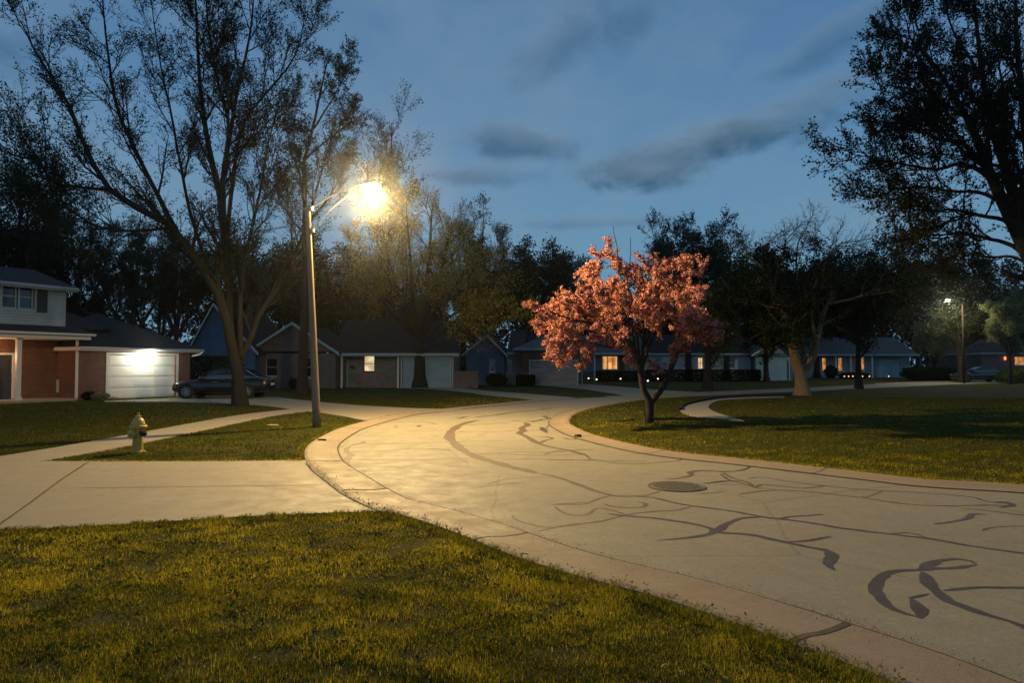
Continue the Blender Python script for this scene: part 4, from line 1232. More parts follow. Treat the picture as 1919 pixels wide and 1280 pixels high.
# floodlight over the garage door
fu = u(268)
fz = dtop + .16
fl = MB(); fl.box(fu - .14, fu + .14, -.22, -.16, fz + .02, fz + .14); fo = fl.build('floodlight', M_steel, A.root)
for k in (-.13, .13):
    b_ = MB(); b_.lathe([(.02, .12), (.07, .09), (.10, 0), (.09, -.03), (.0, -.04)], 14, (fu + k, -.30, fz + .02)); b_.build('bulb', M_flood, fo)
light_at('garage_light', fo, (fu, -.55, fz - .06), (1.0, .96, .76), 135, .07)
light_at('porch_light', A.root, (A.u(-20, .8), vr - .35, 2.0), (1.0, .52, .22), 80, .06)
part(A, 'lantern', M_redglow, lambda m_: m_.lathe([(.0, 1.85), (.07, 1.9), (.08, 2.1), (.0, 2.2)], 10, (A.u(-20, .8), vr - .12, 0)))

# --- House B: blue gabled house behind the sedan
B = House('gabled_house', 352, 47, 0, 'blue grey gabled house behind the dark sedan and big maple')
b0u, b1u = B.u(358), B.u(478)
ze, zr = B.z(655, 0), B.z(572, 0)
shell(B, b0u, b1u, 0, 9, 0, ze, [(B.u(425), B.u(440), 1.0, 2.1)], M_sidingblue)
window(B, B.u(425), B.u(440), 1.0, 2.1, .14)
gable_v(B, b0u, b1u, 0, 9, ze, zr, M_shingle, M_sidingblue, um=B.u(402))

# --- House C: brick ranch with porch and pale garage
Cc = House('ranch_house', 850, 48.8, 0, 'long brick ranch house with a lit cream window and pale garage door left of centre')
u = Cc.u
ze = 2.62
cl, cr = u(478), u(850)
vp = 1.3
pL, pR = u(634, 0), u(748)
gl, gr = u(754), u(843)
# garage block
gd = Cc.z(672, 0)
shell(Cc, pR + .02, cr, 0, 8, 0, ze - .15, [(gl, gr, 0, gd)], M_brickbrown)
garage_door(Cc, gl, gr, gd, .14, M_doorblue)
# porch wall
lw0, lw1, lz0, lz1 = u(681, vp), u(702, vp), Cc.z(697, 0, vp), Cc.z(666, 0, vp)
ed0, ed1 = u(636, vp), u(652, vp)
shell(Cc, pL + .16, pR, vp, 8, 0, ze - .15, [(lw0, lw1, lz0, lz1), (ed0, ed1, 0, 2.15)], M_sidinggrey, label='recessed grey porch wall')
window(Cc, lw0, lw1, lz0, lz1, vp + .14, pane=M_win1, cols=1, rows=2, frame=M_darkdoor)
entry(Cc, ed0 + .09, ed1 - .09, 2.05, vp + .05, M_bluedoor)
part(Cc, 'brick_planter', M_brickpale, lambda m_: m_.box(u(675, .5), u(747, .5), .5, .75, 0, Cc.z(698, 0, .5)))
part(Cc, 'mailbox', M_darkdoor, lambda m_: m_.box(u(657, vp), u(666, vp), vp - .12, vp - .003, 1.35, 1.6), .02)
# left wing
wl = [(u(497, -.8), u(519, -.8), .85, 2.15), (u(564, -.8), u(583, -.8), .75, 2.2)]
shell(Cc, u(470, -.8), pL, -.8, 8, 0, ze - .15, wl, M_brickbrown, label='brown brick left wing')
for o_ in wl: window(Cc, *o_, -.66, cols=1, rows=2)
part(Cc, 'porch_column', M_white, lambda m_: m_.box(pL + .20, pL + .34, -.12, .02, 0, ze - .16))
part(Cc, 'porch_column', M_white, lambda m_: m_.box(pR - .12, pR - .001, -.12, -.003, 0, ze - .16))
part(Cc, 'downspout', M_trim, lambda m_: m_.box(cr - .1, cr - .01, -.10, -.01, 0, ze - .16))
gable_u(Cc, pL + .02, cr, 0, 8, ze, ze + 2.4, M_shingle, .45, wallm=M_brickbrown)
gable_v(Cc, u(470, -.8), pL, -.8, 8, ze - .02, ze + 1.9, M_shingle, M_brickbrown)

# low brick wall to the right of the ranch
lwm = MB(); a_ = AT(836, 684, 47.5); b_ = AT(896, 684, 49.5)
bw = House('garden_wall', 837, 48.0, 12, 'low brown brick garden wall between ranch garage and blue gabled house', 'wall')
lwm.box(bw.u(851), bw.u(896), 0, .25, 0, 1.15); lwm.box(bw.u(851) - .03, bw.u(896) + .03, -.03, .28, 1.152, 1.22); lwm.build('wall', M_brickbrown, bw.root)

# --- House D: blue gable, weathered garage
D = House('gabled_house', 870, 55.5, -4, 'blue gabled house with weathered grey garage door left of the crabapple')
u = D.u
d0, d1 = u(873), u(945)
ze, zr = D.z(662, d0), D.z(632, u(915))
wd = [(u(917), u(928), 1.1, 2.15)]
shell(D, d0, d1, 0, 9, 0, ze, wd, M_sidingblue)
window(D, *wd[0], .14, rows=2, frame=M_trim)
gable_v(D, d0, d1, 0, 9, ze, zr + .1, M_shingle, M_sidingblue, um=u(913))
wd = [(u(947, 1), u(960, 1), 1.0, 2.2)]
shell(D, d1 + .01, u(976, 1), 1, 9, 0, 2.7, wd, M_sidinggrey, label='grey wing with one window')
window(D, *wd[0], 1.14, rows=2)
g0, g1 = u(994, -.5), u(1081, -.5)
gz = D.z(677, g0, -.5)
shell(D, u(976, -.5), g1 + .15, -.5, 8, 0, 2.78, [(g0, g1, 0, gz)], M_brick)
garage_door(D, g0, g1, gz, -.36, M_doorold)
hip(D, u(976, -.5) - .2, g1 + .3, -.5, 8, 2.95, 4.4, M_shinglegrey, .4, inset=3.2)
gable_u(D, d1 + .5, u(976, 1), 1, 9, 2.72, 4.6, M_shingle, .3, gut=False)

# --- two-storey house far behind D
Hh = House('two_storey_house', 985, 84, 0, 'dim two storey house whose upper wall shows above the weathered garage roof')
shell(Hh, Hh.u(984), Hh.u(1070), 0, 9, 0, Hh.z(602, 0), [(Hh.u(1000), Hh.u(1012), 4.6, 6.0)], M_sidingblue)
window(Hh, Hh.u(1000), Hh.u(1012), 4.6, 6.0, .14)
gable_u(Hh, Hh.u(984), Hh.u(1070), 0, 9, Hh.z(602, 0), Hh.z(582, 0), M_shingle, .4, wallm=M_sidingblue)

# --- House E: long white ranch with amber window
E = House('ranch_house', 1090, 72, 1.5, 'long white sided ranch with amber lit picture window, behind the crabapple')
u = E.u
ze = 2.9
am = (u(1129), u(1158), 1.15, 2.6)
e0, e1 = u(1090), u(1205)
shell(E, e0, e1, 0, 9, 0, ze - .1, [am], M_sidinggrey)
window(E, *am, .14, pane=M_win2, cols=3, rows=1)
part(E, 'shutter', M_shut, lambda m_: m_.box(am[1] + .12, am[1] + .7, -.04, -.003, 1.1, 2.65))
part(E, 'porch_column', M_white, lambda m_: m_.box(u(1113, -1.3), u(1113, -1.3) + .15, -1.3, -1.15, 0, ze - .25))
gable_u(E, e0, e1, -1.2, 9.5, ze, ze + 1.9, M_shinglegrey, .4, wallm=M_sidinggrey)
wn = [(u(1226, -.4), u(1240, -.4), 1.3, 2.5), (u(1281, -.4), u(1293, -.4), 1.3, 2.6), (u(1308, -.4), u(1318, -.4), 1.2, 2.45), (u(1366, -.4), u(1377, -.4), 1.3, 2.5)]
shell(E, e1 + .01, u(1416, -.4), -.4, 9, 0, ze - .1, wn, M_siding, label='white sided right wing')
for i, o_ in enumerate(wn): window(E, *o_, -.26, pane=M_win1 if i == 2 else None, cols=2 if i == 2 else 1, rows=2, frame=M_white if i != 2 else M_darkdoor)
part(E, 'wainscot', M_brickbrown, lambda m_: m_.box(e0 + .1, e1 - .1, -.13, -.003, 0, .95))
g0, g1 = u(1419, -1.5), u(1478, -1.5)
gz = E.z(673, g0, -1.5)
shell(E, u(1414, -1.5), u(1486, -1.5), -1.5, 9, 0, ze - .05, [(g0, g1, 0, gz)], M_sidingblue, label='garage block with small gable')
garage_door(E, g0, g1, gz, -1.36, M_doorblue, chamfer=.35)
gable_v(E, u(1414, -1.5), u(1486, -1.5), -1.5, 9, ze - .03, E.z(636, g0, -1.5), M_shinglegrey, M_sidinggrey, oh=.5, fascia=M_white, um=u(1454, -1.5))
gable_u(E, e1 + .3, u(1412, -.4), -.4, 9, ze, ze + 2.0, M_shingle, .4, fascia=M_trim)

# --- House F: far ranch with orange windows
Fh = House('ranch_house', 1522, 88, 3, 'far ranch house with small orange windows and path lights, right of the pale trunked tree')
u = Fh.u
ze = 3.05
wn = [(u(1541), u(1549), .9, 2.6), (u(1571), u(1580), .9, 2.6), (u(1612), u(1621), 1.0, 2.7)]
shell(Fh, u(1500), u(1640), 0, 9, 0, ze - .1, wn, M_boards)
for o_ in wn: window(Fh, *o_, .14, pane=M_win3, cols=1, rows=2, frame=M_white)
for q in (1566, 1594, 1634):
    part(Fh, 'porch_column', M_white, lambda m_: m_.box(u(q, -1.2), u(q, -1.2) + .14, -1.2, -1.06, 0, ze - .2))
g0, g1 = u(1650), u(1689)
shell(Fh, u(1641), u(1705), 0, 9, 0, ze - .1, [(g0, g1, 0, 2.2)], M_boards, label='garage block')
garage_door(Fh, g0, g1, 2.2, .14, M_doorblue)
gable_u(Fh, u(1500), u(1705), -1.0, 9, ze, ze + 2.2, M_shinglegrey, .4, wallm=M_boards)

# --- House G: dim house at the right edge
Gh = House('ranch_house', 1845, 84, 6, 'dim house with a reddish lantern at the right edge beyond the parked car')
u = Gh.u
wn = [(u(1902), u(1925), 1.6, 2.7)]
shell(Gh, u(1838), u(1990), 0, 9, 0, 3.0, wn, M_brickbrown)
window(Gh, *wn[0], .14, pane=M_win3, cols=3, rows=1)
hip(Gh, u(1838), u(1990), 0, 9, 3.1, 5.0, M_shingle)
for q, zz in ((1882, 2.5), (1893, 2.7)):
    part(Gh, 'lantern', M_redglow, lambda m_: m_.lathe([(0, zz - .25), (.10, zz - .2), (.12, zz + .1), (0, zz + .2)], 8, (u(q), -.15, 0)))

# ------------------------------------------------------------------ shrubs and hedges
def shrub(name, px, Y, wpx, h, label, mat=M_leafB, n=2600, size=.10, box=False, dpt=None, cat='shrub', group=None, seed=1, zoff=0):
    rg_ = np.random.default_rng(seed)
    p = AT(px, 684, Y); w2 = wpx / F0 * Y / 2; d2 = dpt or w2 * .8
    root = empty(name, (p.x, p.y, 0), 0, label, cat, group)
    if box:
        c = rg_.uniform(-1, 1, (n, 3)); ax = rg_.integers(0, 3, n)
        m_ = rg_.uniform(0, 1, n) < .6; ar = np.arange(n)
        c[ar[m_], ax[m_]] = np.sign(c[ar[m_], ax[m_]]) * rg_.uniform(.9, 1.04, m_.sum())
        C = c * np.array([w2, d2, h / 2]) + np.array([0, 0, h / 2])
    else:
        q = unit(rg_.normal(size=(n, 3))) * (rg_.uniform(.35, 1, n) ** .4)[:, None]
        q *= (1 + .12 * np.sin(q[:, :1] * 9 + seed) * np.sin(q[:, 2:] * 8))
        C = q * np.array([w2, d2, h * .52]) + np.array([0, 0, h * .5])
    C[:, 2] = np.abs(C[:, 2])
    v, f = quads(rg_, C, size, 0, .7)
    np_mesh('foliage', v, [f], [mat], root, tint=rg_.uniform(0, 1, n))
    s = MB()
    for k in range(5):
        a = k * 1.26 + seed; s.tube([(0, 0, 0), (math.cos(a) * w2 * .3, math.sin(a) * d2 * .3, h * .4), (math.cos(a) * w2 * .6, math.sin(a) * d2 * .6, h * .8)], [.03, .02, .008], 5)
    s.build('stem', M_barkdark, root)
    return root


shrub('hedge', 398, 39, 100, 2.1, 'dark clipped hedge behind the sedan, right of the lit garage', n=9000, size=.13, box=True, dpt=.7, cat='hedge', seed=2)
shrub('shrub', 550, 46.5, 17, .75, 'left of two small round bushes under the ranch house window', n=1500, size=.07, seed=3)
shrub('shrub', 568, 46.5, 16, .7, 'right of two small round bushes under the ranch house window', n=1500, size=.07, seed=4)
shrub('shrub', 930, 53, 42, 1.0, 'dark low bush at the foot of the blue gable', n=3000, size=.10, seed=5)
shrub('hedge', 985, 53.2, 34, .85, 'dark box hedge left of the weathered garage door', n=3500, size=.10, box=True, dpt=.5, cat='hedge', seed=6)
shrub('hedge', 1180, 68, 120, 1.05, 'dark planting under the amber window', n=6000, size=.14, box=True, dpt=.8, cat='hedge', seed=7)
shrub('hedge', 1318, 69, 205, 1.15, 'long low dark hedge along the white ranch wing', n=12000, size=.15, box=True, dpt=.6, cat='hedge', seed=8)
shrub('shrub', 1557, 84, 24, 1.6, 'round bush between the orange windows of the far ranch', n=2500, size=.14, seed=9)
shrub('shrub', 1600, 80, 60, .8, 'low dark bed of shrubs behind the row of path lights', n=4000, size=.13, seed=10, dpt=.8)
shrub('shrub', 1725, 72, 70, 1.5, 'dark bush at the right of the far garage', n=5000, size=.15, seed=11)
shrub('shrub', 1768, 70, 50, 1.4, 'dark bush left of the far tall tree trunk', n=4000, size=.15, seed=12)
shrub('shrub', 1905, 62, 70, 1.3, 'brownish bush at the far right edge', M_leafG, n=4000, size=.13, seed=13)
shrub('shrub', 165, 32.0, 34, .42, 'low leafy plant beside the brick wall left of the lit garage', n=1200, size=.09, seed=14)
shrub('shrub', 190, 31.4, 34, .40, 'pale twiggy plant next to the lit garage door', M_leafW, n=900, size=.07, seed=15)
shrub('shrub', 1150, 69.5, 60, .9, 'reddish low bush under the amber window right half', M_blossleaf, n=1500, size=.12, seed=16)
st = MB(); rs = random.Random(4)
for i, (px, yy) in enumerate([(176, 748), (200, 749.5), (214, 749)]):
    p = G(px, yy)
    bm = bmesh.new(); bmesh.ops.create_icosphere(bm, subdivisions=3, radius=.16 + .03 * (i == 0))
    for v_ in bm.verts: v_.co *= 1 + .18 * math.sin(v_.co.x * 23 + i) * math.sin(v_.co.y * 19 + 2 * i); v_.co.z *= .6
    me = bpy.data.meshes.new('rock'); bm.to_mesh(me); bm.free()
    o = link('rock', me, M_stone, None, True); o.location = (p.x, p.y, .06)
    tag(o, ['rounded rock farthest left before the brick wall', 'rounded rock before the left jamb of the garage door', 'rounded rock before the lit white garage door'][i], 'rock', 'rocks by the lit garage')

# ------------------------------------------------------------------ street lamps
pb = G(594, 801)
ptop = AT(577, 393, pb.y)
lampc = AT(698, 351, 19.4)
SL = empty('street_lamp', tuple(pb), 0, 'lit street lamp on a leaning wooden pole beside the bend', 'street lamp')
bo = np.array(pb)


def loc_(p, o=pb): return (p[0] - o[0], p[1] - o[1], p[2] - o[2])


m_ = MB(); n = 14
pts = [tuple(Vector(loc_(pb)).lerp(Vector(loc_(ptop)), i / (n - 1))) for i in range(n)]
m_.tube([(pts[0][0], pts[0][1], -.05)] + pts[1:], [.108 - .043 * i / (n - 1) for i in range(n)], 16)
m_.build('pole', M_pole, SL, smooth=True)
h0 = Vector(loc_(AT(580, 391, pb.y))); h1 = Vector(loc_(lampc)) + Vector((0, 0, .10)); dd = (h1 - h0); dd.z = 0; dl_ = dd.length; dd.normalize()
m_ = MB()
def bow(a, b, t, k): return tuple(a + (b - a) * t + Vector((0, 0, k * math.sin(math.pi * t))))
h2 = Vector(loc_(AT(583, 432, pb.y)))
e1 = h1 - dd * .18
m_.tube([tuple(h0 - dd * .55 + Vector((0, 0, -.10)))] + [bow(h0, e1, q / 8, .10) for q in range(9)], .024, 10)
m_.tube([bow(h2, e1 + Vector((0, 0, -.05)), q / 8, .16) for q in range(9)], .014, 8)
m_.build('arm', M_steel, SL, smooth=True)
for hh in (h0, h2):
    m_ = MB(); m_.tube([tuple(hh + Vector((0, 0, -.05))), tuple(hh + Vector((0, 0, .05)))], .10, 14); m_.build('pole_band', M_steel, SL)
LH = bpy.data.objects.new
head = MB(); head.lathe([(.0, .16), (.07, .155), (.16, .12), (.22, .06), (.245, .0), (.235, -.012), (.0, -.012)], 22, tuple(h1 + Vector((0, 0, -.02))))
hd = head.build('lamp_head', M_steel, SL, smooth=True)
hb = MB(); c = Vector(loc_(lampc))
hb.lathe([(.225, .062), (.245, .02), (.24, -.05), (.20, -.13), (.12, -.19), (.0, -.21)], 22, tuple(c)); hb.build('refractor', M_lamp, hd, smooth=True)


def luminaire(name, parent, loc, col, power, bias=(0, 0), r=.12):
    """point light with a roadway luminaire's light distribution: strong out to the sides, weak upward"""
    l_ = light_at(name, parent, loc, col, power, r)
    l_.data.use_nodes = True
    nt = l_.data.node_tree; nt.nodes.clear(); t = NT(nt)
    g_ = t.n.new('ShaderNodeNewGeometry')
    sp = t.n.new('ShaderNodeSeparateXYZ'); t.l.new(g_.outputs['Incoming'], sp.inputs[0])
    c_ = t.m('MULTIPLY', sp.outputs[2], -1.0)
    side = t.m('POWER', t.m('MAXIMUM', c_, 0.26), -0.5)
    up_ = t.node('ShaderNodeMapRange', interpolation_type='SMOOTHSTEP', _in={0: c_, 1: -0.10, 2: 0.34, 3: 0.03, 4: 1.0})
    az_ = t.m('MULTIPLY', t.m('ADD', 1.0, t.m('MULTIPLY', sp.outputs[0], bias[0])), t.m('ADD', 1.0, t.m('MULTIPLY', sp.outputs[1], bias[1])))
    e = t.n.new('ShaderNodeEmission'); t.put(e.inputs['Strength'], t.m('MULTIPLY', t.m('MULTIPLY', side, up_), az_))
    o_ = t.n.new('ShaderNodeOutputLight'); t.l.new(e.outputs[0], o_.inputs[0])
    return l_


luminaire('street_light', SL, tuple(c + Vector((0, 0, -.33))), (1.0, .68, .27), 5200, (.66, -.50), .10)

# far lamp
fb = AT(1806, 684, 61); fb.z = 0
fl_c = AT(1776, 563, 60.5)
FL = empty('street_lamp', tuple(fb), 0, 'distant lit street lamp on the right beside the tall dark tree', 'street lamp')
c2 = Vector((fl_c.x - fb.x, fl_c.y - fb.y, fl_c.z))
m_ = MB(); m_.tube([(0, 0, 0), (0, 0, 3.5), (0, 0, fl_c.z - .1)], [.11, .09, .07], 12); m_.build('pole', M_barkdark, FL, smooth=True)
m_ = MB(); m_.tube([(0, 0, fl_c.z - .25), (c2.x * .4, c2.y * .4, fl_c.z + .05), (c2.x * .9, c2.y * .9, fl_c.z + .12)], .03, 8); m_.build('arm', M_steel, FL, smooth=True)
head = MB(); head.lathe([(.0, .22), (.12, .20), (.20, .10), (.20, .06), (0, .06)], 16, tuple(c2)); hd = head.build('lamp_head', M_steel, FL, smooth=True)
hb = MB(); hb.lathe([(.17, .055), (.17, 0), (.12, -.08), (0, -.11)], 16, tuple(c2)); hb.build('refractor', M_lamp2, hd, smooth=True)
luminaire('street_light', FL, tuple(c2 + Vector((0, 0, -.2))), (1.0, .86, .48), 1100, (0, 0), .12)

# thin posts
p = G(1091, 726)
m_ = MB(); Ht = AT(1091, 655, p.y).z
m_.tube([(0, 0, 0), (0, 0, Ht)], .055, 8); o = m_.build('post', M_barklight); o.location = (p.x, p.y, 0)
tag(o, 'thin brown wooden post under the left side of the blossom', 'post')
p = G(1868, 707)
m_ = MB(); m_.tube([(0, 0, 0), (0, 0, 4.4)], .06, 8); m_.box(-.5, .3, -.04, .04, 4.3, 4.38); o = m_.build('post', M_trim); o.location = (p.x, p.y, 0)
tag(o, 'slim pale post with short crossbar near the far right house', 'post')

# path lights
PL = [(1103, 716, 1, 'left of the white porch column'), (1118, 718.5, 1, 'right of the white porch column'), (1128, 713.5, 0, 'below the left end of the amber window'),
      (1137, 713, 0, 'below the middle of the amber window'), (1156, 713.5, 0, 'below the right end of the amber window'), (1163, 717, 1, 'just right of the amber window on the lawn edge'),
      (1214, 722, 1, 'between the two crabapple stems'), (1233, 717, 1, 'just left of the right crabapple stem'), (1246, 721, 1, 'behind the right crabapple stem'),
      (1582, 704, 0, 'leftmost in the row before the far ranch'), (1590, 704, 0, 'second in the row before the far ranch'), (1598, 704, 0, 'third in the row before the far ranch'),
      (1616, 703, 0, 'below the right orange window of the far ranch'), (1629, 703, 0, 'beside the right porch column of the far ranch'), (1665, 702, 0, 'before the far blue garage door'),
      (1694, 703, 1, 'right of the far blue garage door'), (1868, 707.5, 1, 'at the foot of the slim pale post'), (1783, 679, 2, '')]
for px, py, kind, where in PL:
    if kind == 2: continue
    p = G(px, py)
    if p.y > 78: q = AT(px, 684, 78); p.x, p.y = q.x, 78.0
    r_ = empty('path_light', (p.x, p.y, 0), 0, ('white' if kind else 'amber') + ' glowing path light ' + where, 'path light', 'garden path lights')
    m_ = MB(); m_.tube([(0, 0, 0), (0, 0, .30)], .015, 6); m_.lathe([(.0, .47), (.11, .42), (.11, .41), (0, .405)], 10); m_.build('stake', M_darkdoor, r_)
    m_ = MB(); m_.lathe([(.05, .30), (.06, .31), (.06, .40), (.05, .404)], 10); m_.build('lens', M_pathw if kind else M_path, r_)
    light_at('path_glow', r_, (0, -.12, .33), (1, .6, .26) if not kind else (1, .88, .55), 1.6, .05)

# ------------------------------------------------------------------ hydrant
hp = G(258, 849)
HY = empty('fire_hydrant', tuple(hp), math.radians(-20), 'yellow painted fire hydrant on the grass beside the sidewalk', 'fire hydrant')
m_ = MB(); m_.lathe([(.0, -.02), (.135, -.02), (.135, .03), (.100, .035), (.092, .06), (.090, .40), (.095, .44), (.105, .46), (.105, .47), (0, .47)], 28)
m_.build('barrel', M_hyd, HY, smooth=False)
m_ = MB(); m_.lathe([(.0, .472), (.148, .472), (.155, .485), (.155, .505), (.148, .515), (.118, .52), (.115, .56), (.10, .61), (.075, .645), (.05, .66), (.045, .672), (0, .674)], 28)
m_.build('bonnet', M_hyd, HY, smooth=False)
m_ = MB(); m_.lathe([(.055, .676), (.058, .69), (.03, .695), (.0, .695)], 20); m_.lathe([(.024, .696), (.02, .745), (0, .75)], 5); m_.build('operating_nut', M_hyd, HY)
m_ = MB()
for k in range(8):
    a = k * math.pi / 4 + .2; m_.lathe([(.0, .52), (.013, .52), (.013, .532), (0, .533)], 6, (math.cos(a) * .136, math.sin(a) * .136, 0))
    m_.lathe([(.0, .032), (.012, .032), (.012, .046), (0, .047)], 6, (math.cos(a) * .118, math.sin(a) * .118, 0))
m_.build('bolts', M_hyd, HY)
for sx, nm, mt, rr, ln, zc in ((1, 'side_nozzle', M_hydcap, .055, .17, .37), (-1, 'side_nozzle', M_hyd, .045, .115, .38)):
    m_ = MB(); m_.lathe([(.0, sx * .07), (rr * .8, sx * .07), (rr * .8, sx * .11), (rr * 1.12, sx * .112), (rr * 1.12, sx * .155), (rr * .8, sx * .16), (.018, sx * .165), (.015, sx * (.03 + ln)), (0, sx * (.032 + ln))], 16, (0, 0, zc), axis='x')
    m_.build(nm, mt, HY)
m_ = MB(); m_.lathe([(.0, -.07), (.062, -.07), (.062, -.115), (.085, -.117), (.085, -.16), (.06, -.168), (.02, -.172), (.018, -.20), (0, -.202)], 18, (0, 0, .36), axis='y'); m_.build('pumper_nozzle', M_hyd, HY)
m_ = MB(); m_.tube([(.10, -.03, .44), (.15, -.04, .41), (.185, -.03, .44), (.19, .0, .47)], .008, 6); m_.build('chain', M_hyd, HY)

# manhole, drain brick, survey marker
p = G(1268, 914)
m_ = MB(); m_.lathe([(.0, .0152), (.30, .0152), (.31, .020), (.33, .020), (.335, .0152), (.37, .0165), (.375, .0142)][0:1] + [(.385, .014), (.385, .020), (.36, .022), (.345, .0165), (.335, .021), (.0, .0215)][0:5] + [(.0, .0216)], 36)
for i in range(-5, 6):
    for j in range(-5, 6):
        if (i * .055) ** 2 + (j * .055) ** 2 < .085: m_.box(i * .055 - .016, i * .055 + .016, j * .055 - .016, j * .055 + .016, .0218, .0252)
o = m_.build('manhole_cover', M_iron); o.location = (p.x, p.y, 0); o.scale = (1.0, 1.0, 1); tag(o, 'round dark manhole cover set in the street', 'manhole cover')
p = G(511, 799)
m_ = MB(); m_.lathe([(0, .0), (.16, .0), (.16, .035), (.12, .045), (0, .046)], 16); o = m_.build('meter_cover', M_kerb); o.location = (p.x, p.y, 0.0)
tag(o, 'small pale round cover in the grass left of the lamp pole', 'utility cover')
for (px, py, s_, lb) in ((603, 829, 1.0, 'broken kerb brick at the lawn edge below the lamp pole'), (1083, 820, .9, 'reddish broken kerb piece by the tip of the right lawn')):
    p = G(px, py); m_ = MB(); m_.box(-.08 * s_, .08 * s_, -.045, .045, 0.0, .05); o = m_.build('brick', M_brick, bevel=.008); o.location = (p.x, p.y, .02); o.rotation_euler = (0, .05, .7)
    tag(o, lb, 'brick')
# white stake beside the crabapple trunk
p = G(1209, 797); m_ = MB(); m_.box(-.022, .022, -.012, .012, 0, .62); o = m_.build('tree_stake', M_barklight, bevel=.003); o.location = (p.x, p.y, 0); o.rotation_euler = (0, -.03, 0)
tag(o, 'short pale wooden stake at the foot of the crabapple', 'stake')

